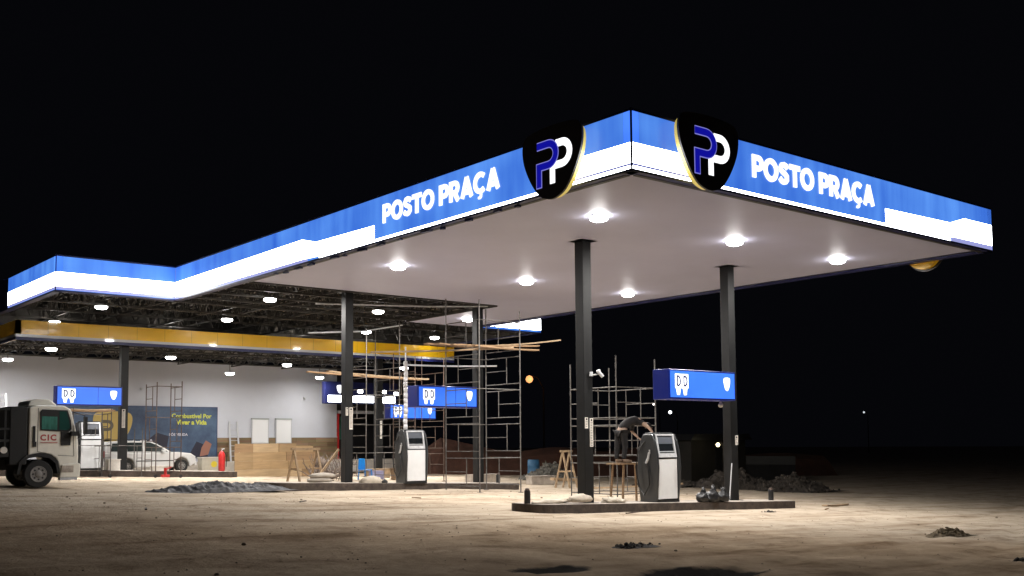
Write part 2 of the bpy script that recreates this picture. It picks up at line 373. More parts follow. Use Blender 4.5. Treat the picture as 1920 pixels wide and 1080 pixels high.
for Y in (25.5, 28.2, 31, 34): truss((-JX + .3, Y), (SX - .3, Y), HB + .15, HT - .2, 'truss', can, co)
for X in (-1.6, .5, 3.4, 4.63, 7.0, 9.3, 11.1): truss((X, 24.4 if X < 0 else 18.5), (X, KY + 5.7), HB + .22, HT - .28, 'girder', can, co, w=.05)
pu = MB(co)
for k in range(46):
    x = -4 + k * .5
    pu.bar((x, L + .3 if (x < .3 or x > 11) else 18.6, HT - .17), (x, KY + 5.7, HT - .17), .05, .07)
pu.build('purlins', TRUSS, can)
# loose ceiling rails left hanging where the soffit stops
for pts in ([(3.9, 20.2, 7.42), (6.0, 20.0, 7.52), (8.5, 19.4, 7.58), (10.9, 18.7, 7.70)], [(6.5, 25.6, 6.95), (9.3, 25.8, 7.2), (10.6, 24.5, 7.45)]):
    MB(co).tube(pts, .035, 6).build('hanging_rail', SILVER, can)
for k in range(14):                              # torn film and brackets under the left fascia
    y = 3.8 + k * .95 + random.uniform(-.3, .3)
    MB(co).cbox((random.uniform(.04, .14), y, HB - .075 - random.uniform(0, .04)), (.1, random.uniform(.1, .5), random.uniform(.03, .08)), random.uniform(-.2, .2)).build('film_scrap', NAVY, can)
COLS = [(4.63, 6.40), (11.20, 6.69), (4.46, 18.85), (10.94, 19.44)]
def column(x, y, zb, zt, parent, o, w=.32, sides=((0, 0),)):
    mb = MB(o).box(x - w / 2, y - w / 2, zb, x + w / 2, y + w / 2, zt)
    c = mb.build('column', STEEL, parent, bevel=.012)
    MB(o).box(x - .3, y - .3, zt, x + .3, y + .3, zt + .03).build('cap_plate', STEEL, c)
    MB(o).box(x - .25, y - .25, zb, x + .25, y + .25, zb + .03).build('base_plate', STEEL, c)
    return c
cc = []
for x, y in COLS: cc.append(column(x, y, gz(x, y) + .17, HB + .03, can, co))
def notice(c, o, x0, x1, z0, z1, yf, emblem=True):
    q = MB(o).box(x0, yf - .012, z0, x1, yf, z1).build('notice', PAPER, c)
    m = MB(o); w = x1 - x0; m.lathe(((x0 + x1) / 2, yf - .016, z1 - w * .45), [(w * .28, 0), (w * .28, .002)], 14, 'y')
    z = z1 - w * .95
    while z > z0 + .04: m.box(x0 + w * .15, yf - .015, z - .012, x1 - w * (.15 + .2 * random.random()), yf - .0125, z); z -= .045
    m.build('printed_lines', INK, q)
for (x, y), c in zip(COLS, cc):
    yf = y - .16; z0 = gz(x, y) + .17
    if (x, y) == COLS[0]:
        notice(c, co, x - .15, x - .04, z0 + 2.05, z0 + 2.35, yf); notice(c, co, x + .03, x + .145, z0 + 1.55, z0 + 2.33, yf)
    elif (x, y) == COLS[1]: notice(c, co, x + .02, x + .15, z0 + 1.75, z0 + 2.05, yf)
    elif (x, y) == COLS[2]:
        notice(c, co, x - .15, x - .05, z0 + 2.45, z0 + 2.75, yf); notice(c, co, x + .0, x + .14, z0 + 1.95, z0 + 2.75, yf)
# flood lamp / camera on first column
fl = thing('security_camera', (4.82, 6.25, 4.0), 'small white camera on a bracket high on the front left column', 'camera')
MB().tube([(0, 0, 0), (.1, -.12, .02), (.12, -.16, .14)], .022, 6).build('bracket', WPAINT, fl)
MB().tube([(.02, -.16, .12), (.16, -.22, -.06)], .05, 10).build('housing', WPAINT, fl); MB().cbox((-.12, -.05, .02), (.08, .06, .12)).build('junction_box', WPAINT, fl)

# ------------------------------------------------------------------ emblem signs
def pick(w, h, n=40):
    """rounded guitar-pick outline: wide rounded top, narrow rounded bottom"""
    base = [(-.36, .47), (0, .5), (.36, .47), (.47, .40), (.50, .26), (.47, .06), (.38, -.16), (.27, -.34), (.16, -.45), (0, -.5), (-.16, -.45), (-.27, -.34), (-.38, -.16), (-.47, .06), (-.50, .26), (-.47, .40)]
    out = []; k = len(base)
    for i in range(k):
        p0, p1, p2, p3 = [Vector(base[(i + j) % k]) for j in (-1, 0, 1, 2)]
        for t in (0, .25, .5, .75):
            q = .5 * ((2 * p1) + (-p0 + p2) * t + (2 * p0 - 5 * p1 + 4 * p2 - p3) * t * t + (-p0 + 3 * p1 - 3 * p2 + p3) * t ** 3)
            out.append((q.x * w, q.y * h))
    return out[::-1]
def ppath(dx=0, dy=0, s=1, stem=-.30, open_=True):
    r = .165; pts = []
    xl = -.24
    pts.append((xl, .30))
    pts.append((.02, .30))
    for k in range(1, 12):
        a = PI / 2 - PI * k / 12; pts.append((.02 + r * 1.05 * math.cos(a), .30 - r + r * math.sin(a)))
    pts.append((.02, .30 - 2 * r)); pts.append((xl + .045, .30 - 2 * r)); pts.append((xl + .045, stem))
    return [(dx + x * s, dy + y * s) for x, y in pts]
def emblem(name, c, U, N, label, w=1.95, h=1.62, lit=True):
    e = thing(name, c, label, 'sign', 'emblem signs fixed to the canopy fascia')
    fr = (V(0, 0, 0), V(*U), V(0, 0, 1), V(*N))
    MB().prism(pick(w * .90, h * .93), fr, -.18, -.02).build('side_casing', HALO if lit else YEL, e)
    mk = MB()
    for q in (-.4, 0, .4): mk.prism([(q - .03, -.3), (q + .03, -.3), (q + .03, .4), (q - .03, .4)], fr, -.31, -.18)
    mk.build('mounting_bracket', TRUSS, e)
    MB().prism(pick(w, h), fr, -.02, .03).build('face_plate', mat('emblem_black_face', (.022, .018, .015), .45), e)
    k = 1.42
    ba = MB(); add_stroke(ba, ppath(-.13, .0, k, -.36), .19, fr, .031, .034); ba.build('logo_outline', LAV, e)
    bb = MB(); add_stroke(bb, [(x, y) for x, y in ppath(-.13, .0, k, -.345)], .145, fr, .034, .040); bb.build('blue_letter', DEEP, e)
    wp = MB(); path = ppath(.31, -.05, k, -.30)
    add_stroke(wp, [(path[1][0] - .20, path[1][1])] + path[1:], .165, fr, .031, .033)
    wp.add([], []); wp.build('white_letter', LETTER, e)
    return e
emblem('emblem_sign', (-.32, 2.06, 8.20), (0, -1, 0), (-1, 0, 0), 'black pick-shaped sign with blue and white letters on the left canopy fascia')
emblem('emblem_sign', (2.02, -.32, 8.27), (1, 0, 0), (0, -1, 0), 'black pick-shaped sign with blue and white letters on the right canopy fascia')
emblem('emblem_sign', (W + .33, 2.28, 8.2), (0, 1, 0), (1, 0, 0), 'yellow-edged sign seen from below behind the far right end of the canopy', w=1.9, h=1.62, lit=False)

# ------------------------------------------------------------------ downlights
LENS = emit('lamp_lens', (1, .985, .96), 30, sample=False)
LAMPW = mat('lamp_housing', (.7, .7, .7), .4)
def lampdata(power, halo):
    a = bpy.data.lights.new('down_lamp', 'AREA'); a.shape = 'DISK'; a.size = .42; a.energy = power; a.color = (1, .962, .915)
    p = bpy.data.lights.new('glow_lamp', 'POINT'); p.shadow_soft_size = .10; p.energy = halo; p.color = (1, .97, .95)
    return a, p
LD = {}
proto = None
def downlight(x, y, z, kind, label, group, drop=0):
    t = thing('canopy_downlight', (x, y, z), label, 'lamp', group)
    MB().lathe((0, 0, 0), [(.22, 0), (.24, -.02), (.23, -.03)], 20).build('housing', LAMPW, t)
    MB().lathe((0, 0, 0), [(.225, -.031), (.235, -.06), (.21, -.11), (.13, -.14), (.01, -.15)], 20).build('lens', LENS, t, smooth=True)
    if drop: MB().tube([(0, 0, 0), (0, 0, drop)], .015, 6).build('hanger', TRUSS, t)
    if kind not in LD: LD[kind] = lampdata(*kind)
    for k, d in enumerate(LD[kind]):
        o = bpy.data.objects.new(d.name, d); C.objects.link(o); o.parent = t; o.location = (0, 0, -.16 if k == 0 else -.36)
        o['kind'] = 'helper'
A_ = (520, 6); B_ = (240, 3); C_ = (215, 5); D_ = (110, 3); E_N = (225, 1.5)
side = ['left', 'middle', 'right']
rown = ['front row', 'second row']
for j, Y in enumerate((3.72, 12.7)):
    for i, X in enumerate((2.67, 7.9, 12.85)):
        downlight(X, Y, HB + .028, A_, 'round ceiling lamp, %s of three in the %s under the white soffit' % (side[i], rown[j]), 'lamps under the finished white soffit')
for i, (X, Y) in enumerate(((2.72, 21.6), (7.95, 22.3), (12.8, 22.6))):
    downlight(X, Y, HB + (.0 if i < 2 else .028), A_, ['round lamp hung from bare trusses left of the middle column', 'round lamp hung from bare trusses right of the middle column', 'round lamp on the narrow white soffit strip beside the rear column'][i], 'lamps of the third canopy row', 0 if i == 2 else .9)
wl = [(-1.64, 27.4, 'round lamp under the left wing just below its bright fascia'), (4.1, 28.5, 'round lamp under the trusses behind the inner fascia corner'), (11.65, 29.3, 'round lamp in the dark bay right of the centre column'), (16, 29.7, 'rightmost round lamp in the dark bay above the scaffold planks')]
for X, Y, lb in wl: downlight(X, Y, HB, E_N, lb, 'lamps under the rear wing', .9)
LD[E_N][0].spread = math.radians(88)
wl = [(-1.6, 33.7, 'oval-looking lamp above the left end of the yellow fascia'), (4.1, 34.5, 'oval-looking lamp above the yellow fascia, straight over the extinguisher'), (11.2, 34.9, 'oval-looking lamp above the yellow fascia left of the centre column'), (15.7, 35.6, 'oval-looking lamp above the yellow fascia right of the centre column')]
for X, Y, lb in wl: downlight(X, Y, HB - .0, B_, lb, 'lamps of the last row over the yellow fascia', .9)

# ------------------------------------------------------------------ store canopy, building
ZY0, ZY1, YX0, YX1, YY = 6.53, 7.28, -3.95, 17.9, 30.6
sc = thing('store_canopy', (6, 36, gz(6, 34)), 'lower canopy with yellow fascia in front of the store wall', 'canopy'); so = Vector(sc.location)
def yf(a, b, n, nm):
    a = V(*a, 0); b = V(*b, 0); U = (b - a).normalized(); ln = (b - a).length; fr = (a, U, V(0, 0, 1), V(*n))
    p = MB(so).prism([(0, ZY0), (ln, ZY0), (ln, ZY1), (0, ZY1)], fr, -.2, 0).build(nm, YEL, sc)
    MB(so).prism([(0, ZY0 + .07), (ln, ZY0 + .07), (ln, ZY0 + .18), (0, ZY0 + .18)], fr, .001, .006).build('white_stripe', WPAINT, p)
    MB(so).prism([(0, ZY0 - .06), (ln, ZY0 - .06), (ln, ZY0 + .068), (0, ZY0 + .068)], fr, .001, .01).build('navy_stripe', NAVY, p)
    k = 1.22
    s = MB(so)
    while k < ln: s.prism([(k, ZY0 + .19), (k + .012, ZY0 + .19), (k + .012, ZY1), (k, ZY1)], fr, .001, .003); k += 1.22
    s.build('panel_joints', mat('ochre_joint', (.35, .19, .01), .4), p)
yf((YX0, YY), (YX1, YY), (0, -1, 0), 'yellow_fascia'); yf((YX0, 43), (YX0, YY), (-1, 0, 0), 'yellow_fascia')
r2 = MB(so); corr(r2, YX0 + .2, YX1 - .2, YY + .2, 43, ZY1 - .1); r2.build('roof', ROOF, sc)
for Y in (31.6, 34.3, 37.2, 40.1): truss((YX0 + .3, Y), (YX1 - .3, Y), ZY0 + .12, ZY1 - .2, 'truss', sc, so)
for X in (-2, 1.2, 4.4, 7.6, 10.8, 14): truss((X, YY + .3), (X, 42.8), ZY0 + .2, ZY1 - .25, 'girder', sc, so, w=.045)
c5 = column(.60, 31.2, gz(.6, 31) + .17, ZY0 + .1, sc, so, .32); c6 = column(13.6, 31.3, gz(13, 30) + .0, ZY0 + .1, sc, so, .34)
notice(c5, so, .50, .64, gz(0, 30) + 2.0, gz(0, 30) + 2.8, 31.04); notice(c6, so, 13.6, 13.72, gz(13, 30) + 1.9, gz(13, 30) + 2.8, 31.14)
for X, Y, lb in [(-2.1, 39.4, 'small round lamp at the far left under the yellow canopy'), (-2.0, 32.7, 'small round lamp just behind the left end of the yellow fascia'), (3.8, 34.1, 'small round lamp under the yellow canopy right of the left column'),
                 (9.4, 39.9, 'small round lamp near the store wall over the two white windows'), (10.5, 35.3, 'small round lamp under the yellow canopy above the wooden sawhorse'), (15.3, 40.5, 'small round lamp beside the lit store sign'), (16.9, 33.9, 'small round lamp under the right end of the yellow canopy')]:
    downlight(X, Y, ZY0 - (.36 if Y > 39.5 else .13), D_ if Y > 39.5 else C_, lb, 'lamps under the yellow store canopy', .8)

FZ = 1.24
pv = MB().box(-12, 40.8, .6, 24, 43, FZ).build('pavement', mat('pale_pavement', (.5, .46, .41), .85, var=.2, scale=1.5)); tag(pv, 'raised pale pavement along the store wall', 'pavement', kind='structure')
st = thing('store_building', (6, 43, FZ), 'long pale grey store wall with wood-look lower cladding', 'building'); bo = Vector(st.location)
MB(bo).box(-14, 43, .6, 17.9, 43.3, 6.9).build('wall', WALLW, st)
MB(bo).box(17.6, 43.3, .6, 17.9, 50, 6.9).build('side_wall', WALLW, st)
# cladding tiles: individually coloured planks by random brick pattern
cl = bpy.data.materials.new('wood_look_cladding'); cl.use_nodes = True; n = cl.node_tree.nodes; l = cl.node_tree.links
tc = n.new('ShaderNodeTexCoord'); mp = n.new('ShaderNodeMapping'); mp.inputs['Rotation'].default_value = (PI / 2, 0, 0); br = n.new('ShaderNodeTexBrick')
br.inputs['Scale'].default_value = 1; br.inputs['Brick Width'].default_value = 1.3; br.inputs['Row Height'].default_value = .27; br.inputs['Mortar Size'].default_value = .006
br.inputs['Color1'].default_value = (.20, .125, .062, 1); br.inputs['Color2'].default_value = (.42, .30, .17, 1); br.inputs['Mortar'].default_value = (.12, .08, .04, 1); br.offset = .37
nn = n.new('ShaderNodeTexNoise'); nn.inputs['Scale'].default_value = 2; m2 = n.new('ShaderNodeMapping'); m2.inputs['Scale'].default_value = (.5, 1, 8)
mx = n.new('ShaderNodeMix'); mx.data_type = 'RGBA'; mx.blend_type = 'MULTIPLY'; mx.inputs[0].default_value = .6
l.new(tc.outputs['Object'], mp.inputs[0]); l.new(mp.outputs[0], br.inputs['Vector']); l.new(tc.outputs['Object'], m2.inputs[0]); l.new(m2.outputs[0], nn.inputs['Vector'])
l.new(br.outputs['Color'], mx.inputs[6]); l.new(nn.outputs['Color'], mx.inputs[7]); l.new(mx.outputs[2], n['Principled BSDF'].inputs['Base Color']); n['Principled BSDF'].inputs['Roughness'].default_value = .6
gm = n.new('ShaderNodeMix')
MB(bo).box(9.2, 42.94, FZ, 17.9, 42.998, 2.60).build('cladding', cl, st)
MB(bo).box(9.2, 42.92, 2.60, 17.9, 42.998, 2.66).build('cladding_cap', WALLW, st)
for x0, x1 in ((12.2, 13.2), (13.75, 14.7)):
    w = MB(bo).box(x0, 42.90, 2.30, x1, 42.935, 3.68).build('window', mat('white_window_panel', (.85, .86, .87), .4), st)
    MB(bo).box(x0 - .06, 42.86, 3.68, x1 + .06, 42.996, 3.75).build('lintel', mat('grey_green_lintel', (.35, .38, .36), .5), w)
    fm = MB(bo); fm.box(x0 - .04, 42.88, 2.26, x0, 42.93, 3.68); fm.box(x1, 42.88, 2.26, x1 + .04, 42.93, 3.68); fm.box(x0, 42.88, 2.26, x1, 42.93, 2.298); fm.build('frame', WPAINT, w)
# dark shop opening right of the wall
sh = MB(bo); sh.box(17.9, 46.9, 1.0, 24, 47.1, 6.9); sh.box(17.9, 43, 4.35, 24, 43.15, 6.9); sh.box(23.8, 43.2, 1, 24, 46.9, 6.9)
sh.build('shop_interior', mat('dark_shop_inside', (.02, .018, .02), .8), st)
MB(bo).box(17.95, 42.9, 4.1, 22.5, 43.2, 4.28).build('shutter_box', WPAINT, st)
MB(bo).box(18.4, 46.2, 2.5, 20.6, 46.3, 4.0).build('green_panel', mat('green_panel', (.03, .28, .2), .5), st)
MB(bo).box(17.92, 42.95, FZ, 18.05, 43.1, 4.1).build('red_frame', REDP, st)
MB(bo).box(-.7, 46.8, 6.9, -.5, 47, 6.95).build('roof_edge', WALLW, st)
for x, z in ((1.7, 5.2), (5.6, 5.3), (15.6, 5.0)):
    q = thing('wall_bracket_lamp', (x, 42.95, z), 'tiny unlit white fitting on the grey wall %s' % {1.7: 'left of the left column', 5.6: 'above the printed banner', 15.6: 'above the white windows, near the store sign'}[x], 'fitting')
    MB().cbox((0, -.04, 0), (.10, .08, .14)).build('case', WPAINT, q); MB().tube([(0, -.08, 0), (0, -.15, -.06)], .03, 8).build('head', WPAINT, q)
# store sign box
ss = thing('store_sign', (18.5, 41, 4.7), 'long dark navy store sign with lit white panel and small emblem', 'sign'); o_ = Vector(ss.location)
MB(o_).box(15.95, 41, 4.62, 21.1, 41.4, 5.95).build('sign_case', NAVY, ss, bevel=.02)
MB(o_).box(16.15, 40.99, 4.72, 20.9, 40.999, 5.12).build('lit_panel', WHITE, ss)
MB(o_).prism(pick(.42, .5), (V(16.95, 40.99, 5.5), V(1, 0, 0), V(0, 0, 1), V(0, -1, 0)), 0, .01).build('small_emblem', LETTER, ss)
# flood lights near the sign
for x, z in ((18.3, 5.4), (20.0, 5.4), (20.9, 5.3)):
    q = thing('flood_light', (x, 40.9, z), 'small bright flood light %s' % {18.3: 'just right of the centre column, on the store sign', 20.0: 'on the store sign left of the dark rear column', 20.9: 'on the right end of the store sign'}[x], 'lamp')
    MB().cbox((0, 0, 0), (.36, .08, .22)).build('case', SILVER, q); MB().cbox((0, -.045, 0), (.32, .01, .18)).build('lens', LENS, q)
# banner on the wall
bn = thing('wall_banner', (7, 42.9, 2.9), 'wide dark blue printed banner with yellow text on the store wall', 'banner'); o_ = Vector(bn.location)
bnm = mat('banner_blue_print', (.03, .05, .13), .5, var=.5, scale=.45, vary2=(.10, .17, .28), bump=.05, bscale=2)
MB(o_).box(1.2, 42.90, 1.45, 10.0, 42.93, 4.33).build('print_sheet', bnm, bn)
yt = mat('banner_yellow_text', (.62, .66, .06), .5); wt = mat('banner_white_text', (.6, .6, .68), .5)
fb = lambda x, z: (V(x, 42.9, z), V(1, 0, 0), V(0, 0, 1), V(0, -1, 0))
text('slogan', 'Combustível Por', fb(8.5, 3.72), .34, yt, bn, off=.008, ext=.002, align='CENTER', o=o_, z=.004)
text('slogan', 'Viver a Vida', fb(8.5, 3.36), .36, yt, bn, off=.012, ext=.002, align='CENTER', o=o_, z=.004)
text('shop_name', 'POSTO PRAÇA', fb(1.9, 2.05), .68, wt, bn, off=.014, ext=.002, o=o_, z=.004)
text('caption', 'PÓS VENDA', fb(7.2, 2.72), .2, wt, bn, off=.006, ext=.002, o=o_, z=.004)
MB(o_).prism(pick(2.1, 1.9), fb(4.1, 3.1), .001, .006).build('printed_emblem', mat('banner_emblem_ochre', (.55, .40, .12), .5), bn)
pe = MB(o_); add_stroke(pe, ppath(-.1, 0, 1.3, -.3), .17, fb(3.9, 3.1), .007, .010); pe.build('printed_letter', mat('banner_emblem_brown', (.12, .10, .07), .5), bn)
fgm = mat('banner_figure_dark', (.02, .02, .04), .5); MB(o_).prism([(0, 0), (.8, 0), (1.0, 1.1), (.3, 1.3), (-.3, .8)], fb(6.2, 1.6), .001, .004).build('printed_figure', fgm, bn); sq = MB(o_); sq.prism([(0, 0), (1.2, 0), (1.0, .7), (.5, .9)], fb(8.3, 1.5), .001, .004); sq.build('printed_figure', fgm, bn)
sk_ = MB(o_); sk_.prism([(0, 0), (.5, .1), (.7, .7), (.35, .9), (.1, .5)], fb(9.0, 1.55), .005, .007); sk_.build('printed_hand', mat('banner_skin', (.35, .16, .11), .5), bn)
fm = MB(o_); fm.box(1.17, 42.88, 1.42, 1.2, 42.95, 4.36); fm.box(10.0, 42.88, 1.42, 10.03, 42.95, 4.36); fm.box(1.2, 42.88, 4.33, 10, 42.95, 4.36); fm.build('banner_frame', NAVY, bn)

# ------------------------------------------------------------------ islands
def island(x0, x1, y0, y1, label):
    t = thing('pump_island', ((x0 + x1) / 2, (y0 + y1) / 2, gz((x0 + x1) / 2, y0)), label, 'kerb', 'raised pump islands'); o = Vector(t.location)
    r = (y1 - y0) / 2 * .6; pl = []
    for cx, cy, a0 in ((x1 - r, y1 - r, 0), (x0 + r, y1 - r, 90), (x0 + r, y0 + r, 180), (x1 - r, y0 + r, 270)):
        for k in range(6):
            a = math.radians(a0 + 90 * k / 5); pl.append((cx + r * math.cos(a), cy + r * math.sin(a)))
    def lay(mb, inset, z0, z1):
        n_ = len(pl); cx, cy = (x0 + x1) / 2, (y0 + y1) / 2
        q = [(x - inset * (1 if x > cx else -1), y - inset * (1 if y > cy else -1)) for x, y in pl]
        vs = [(x, y, gz(x, cy) + z) for z in (z0, z1) for x, y in q]
        mb.add(vs, [tuple(range(n_))[::-1], tuple(range(n_, 2 * n_))] + [(i, (i + 1) % n_, (i + 1) % n_ + n_, i + n_) for i in range(n_)])
    a = MB(o); lay(a, 0, -.3, .19); a.build('kerb', CONCD, t)
    b = MB(o); lay(b, .06, .1905, .20); b.build('top_slab', CONC, t)
island(2.35, 13.3, 5.62, 7.1, 'long dark-kerbed island in front, carrying the near dispenser')
island(1.1, 12.1, 17.85, 19.9, 'dark-kerbed island in the middle, carrying the dispenser with the white post')
island(-6.5, 5.1, 28.7, 31.9, 'dark-kerbed island at the back left, behind the truck')

def iz(x, y): return gz(x, y) + .2
# ------------------------------------------------------------------ dispensers
def pod(w=.86, h=2.0):
    return [(-.36 * w, 0), (.36 * w, 0), (.45 * w, h * .25), (.49 * w, h * .5), (.44 * w, h * .72), (.33 * w, h * .88), (.20 * w, h * .98), (-.20 * w, h * .98), (-.33 * w, h * .88), (-.44 * w, h * .72), (-.49 * w, h * .5), (-.45 * w, h * .25)]
def dispenser(loc, label):
    t = thing('fuel_dispenser', loc, label, 'fuel dispenser', 'fuel dispensers on the islands')
    MB().box(-.47, -.33, .0, .47, .33, .06).build('plinth', BLACKP, t)
    b = MB(); b.prism([(-.30, .06), (.30, .06), (.30, 1.26), (.17, 1.96), (-.17, 1.96), (-.30, 1.26)], (V(0, 0, 0), V(0, 1, 0), V(0, 0, 1), V(1, 0, 0)), -.42, .42); b.build('body', PUMPD, t, bevel=.015)
    for s in (-1, 1):
        fr = (V(0, 0, 0), V(0, 1, 0), V(0, 0, 1), V(1, 0, 0))
        p = MB().prism(pod(), fr, s * .425, s * .49).build('side_housing', PUMPD, t, bevel=.04)
        # hose holster and nozzle on the side
        nz_ = MB(); nz_.tube([(s * .53, -.10, 1.42), (s * .52, -.05, 1.25), (s * .53, .02, 1.12)], .035, 8); nz_.tube([(s * .53, -.12, 1.5), (s * .5, -.1, 1.4)], .022, 8); nz_.build('nozzle', SILVER if s < 0 else BLACKP, p)
        hz = [(s * .49, .10, 1.75), (s * .56, .30, 1.5), (s * .60, .36, 1.0), (s * .60, .25, .45), (s * .58, .05, .22), (s * .56, -.12, .5), (s * .52, -.06, .95), (s * .53, .0, 1.12)]
        MB().tube(hz, .022, 6).build('hose', BLACKP, p)
    for s in (-1, 1):
        f = MB().box(-.40, s * .315 - .012, .10, .40, s * .315 + .012, 1.24).build('lower_panel', PUMPW, t, bevel=.01)
        # sloping display bezel
        z0, z1 = 1.28, 1.95; y0, y1 = s * .315, s * .185; d = V(0, y1 - y0, z1 - z0).normalized(); nn_ = V(0, s * abs(d.z), abs(d.y) * 1)
        fr = (V(0, y0, z0), V(1, 0, 0), d, nn_); hh = V(0, y1 - y0, z1 - z0).length
        fm = MB(); fm.prism([(-.38, 0), (-.32, 0), (-.32, hh), (-.38, hh)], fr, .0, .035); fm.prism([(.32, 0), (.38, 0), (.38, hh), (.32, hh)], fr, 0, .035); fm.prism([(-.32, hh - .05), (.32, hh - .05), (.32, hh), (-.32, hh)], fr, 0, .035); fm.prism([(-.32, 0), (.32, 0), (.32, .12), (-.32, .12)], fr, 0, .035)
        fm.prism([(-.32, .16), (.32, .16), (.32, .18), (-.32, .18)], fr, 0, .025)
        bz = fm.build('display_bezel', SILVER, t)
        MB().prism([(-.31, .40), (.31, .40), (.31, hh - .055), (-.31, hh - .055)], fr, .002, .012).build('display_screen', mat('grey_display', (.10, .11, .13), .2), bz)
        MB().prism([(-.31, .185), (.31, .185), (.31, .39), (-.31, .39)], fr, .002, .008).build('keypad_strip', GLASSD, bz)
    MB().box(-.40, -.16, 1.961, .40, .16, 2.0).build('top_cap', PUMPD, t, bevel=.01)
    return t
d1 = dispenser((7.42, 6.25, iz(7.4, 6.2)), 'nearest charcoal and white fuel dispenser, on the front island')
d2 = dispenser((6.78, 18.1, iz(6.8, 18.1)), 'fuel dispenser on the middle island below the white wrapped post'); d2.rotation_euler[2] = 0
d3 = dispenser((-1.35, 29.5, iz(-1.3, 29.5)), 'grey-white fuel dispenser at the back left beside the truck cab')

# ------------------------------------------------------------------ blue hanging box signs
def boxsign(x0, x1, y0, y1, z0, z1, label, seam=True, short=None):
    t = thing('box_sign', ((x0 + x1) / 2, (y0 + y1) / 2, z0), label, 'sign', 'lit blue box signs over the islands'); o = Vector(t.location)
    MB(o).box(x0, y0, z0, x1, y1, z1).build('casing', SIGNSIDE, t, bevel=.02)
    e = .055; fr = (V(x0, y0, z0), V(1, 0, 0), V(0, 0, 1), V(0, -1, 0)); w = x1 - x0; h = z1 - z0
    f = MB(o).prism([(e, e), (w - e, e), (w - e, h - e), (e, h - e)], fr, .001, .01).build('lit_face', SIGNBLUE, t)
    g = MB(o); gd = MB(o)
    for k in range(2):
        a = w * .085 + k * h * .33
        g.prism([(a, h * .40), (a + .02, h * .36), (a + h * .05, h * .34), (a + h * .09, h * .14), (a + h * .22, h * .14), (a + h * .26, h * .34), (a + h * .32, h * .38), (a + h * .32, h * .84), (a, h * .84)], fr, .011, .016)
        pth = [(a + h * .10, h * .45), (a + h * .10, h * .76), (a + h * .17, h * .76), (a + h * .235, h * .70), (a + h * .25, h * .60), (a + h * .235, h * .51), (a + h * .17, h * .45), (a + h * .10, h * .45)]
        add_stroke(gd, pth, .055, fr, .017, .019)
    g.build('white_plates', LETTER, f); gd.build('dark_glyphs', mat('sign_glyph_navy', (.02, .03, .12), .5), f)
    MB(o).prism([(u_ + w * .86, v_ + h * .56) for u_, v_ in pick(h * .34, h * .46)], fr, .011, .016).build('small_emblem', LETTER, f)
    if seam: MB(o).prism([(w * .62, e), (w * .626, e), (w * .626, h - e), (w * .62, h - e)], fr, .011, .014).build('panel_seam', SIGNSIDE, f)
    return t
boxsign(7.45, 10.45, 5.85, 6.48, 3.38, 4.26, 'lit blue box sign on the near right column above the front island', seam=False)
boxsign(7.30, 10.15, 18.45, 19.2, 3.55, 4.38, 'lit blue box sign above the middle island, next to the rear column')
boxsign(-2.55, .12, 29.9, 30.3, 3.83, 4.64, 'lit blue box sign behind the truck cab, left of the back column')
boxsign(14.1, 17.0, 31, 31.5, 3.45, 4.2, 'dimmer lit blue box sign behind the scaffold, partly hidden by the white post')
w4 = thing('sign_lamp', (10.1, 6.15, 3.25), 'small pale unlit lamp hanging under the near blue box sign', 'lamp')
MB().lathe((0, 0, 0), [(.03, .13), (.05, .06), (.08, .02), (.07, -.04), (.03, -.07)], 12).build('shade', PAPER, w4, smooth=True)
# white wrapped post
wp = thing('wrapped_post', (6.95, 18.75, iz(7, 18.7)), 'thin post wrapped in white plastic above the middle dispenser', 'post')
pts = [(0, 0, 0), (.02, 0, 1), (0, 0, 2), (.01, 0, 3), (-.01, 0, 4), (0, 0, 4.6)]
mb = MB()
for k in range(23):
    z = k * .2; r = .075 + .018 * noise.noise((k * .9, 0, 0)); mb.lathe((.01 * math.sin(k), .01 * math.cos(k * 1.7), z), [(r, 0), (r * 1.1, .1), (r * .97, .2)], 10)
mb.build('plastic_wrap', mat('white_wrap', (.7, .7, .72), .3, var=.1, scale=9), wp, smooth=True); MB().tube([(0, 0, 4.6), (0, 0, 5.15)], .03, 8).build('post_tip', WPAINT, wp)

# ------------------------------------------------------------------ bollards
def bollard(x, y, label, h=.34):
    t = thing('bollard', (x, y, iz(x, y)), label, 'bollard', 'short black bollards on the islands')
    MB().lathe((0, 0, 0), [(.085, 0), (.085, h - .04), (.075, h)], 14).build('post', BLACKP, t); MB().lathe((0, 0, h), [(.07, 0), (.05, .05), (.01, .06)], 12).build('cap', RUST, t)
bollard(2.5, 6.35, 'short black bollard at the left end of the front island')
bollard(12.6, 6.25, 'short black bollard at the right end of the front island')
bollard(11.3, 18.6, 'short black bollard at the right end of the middle island')

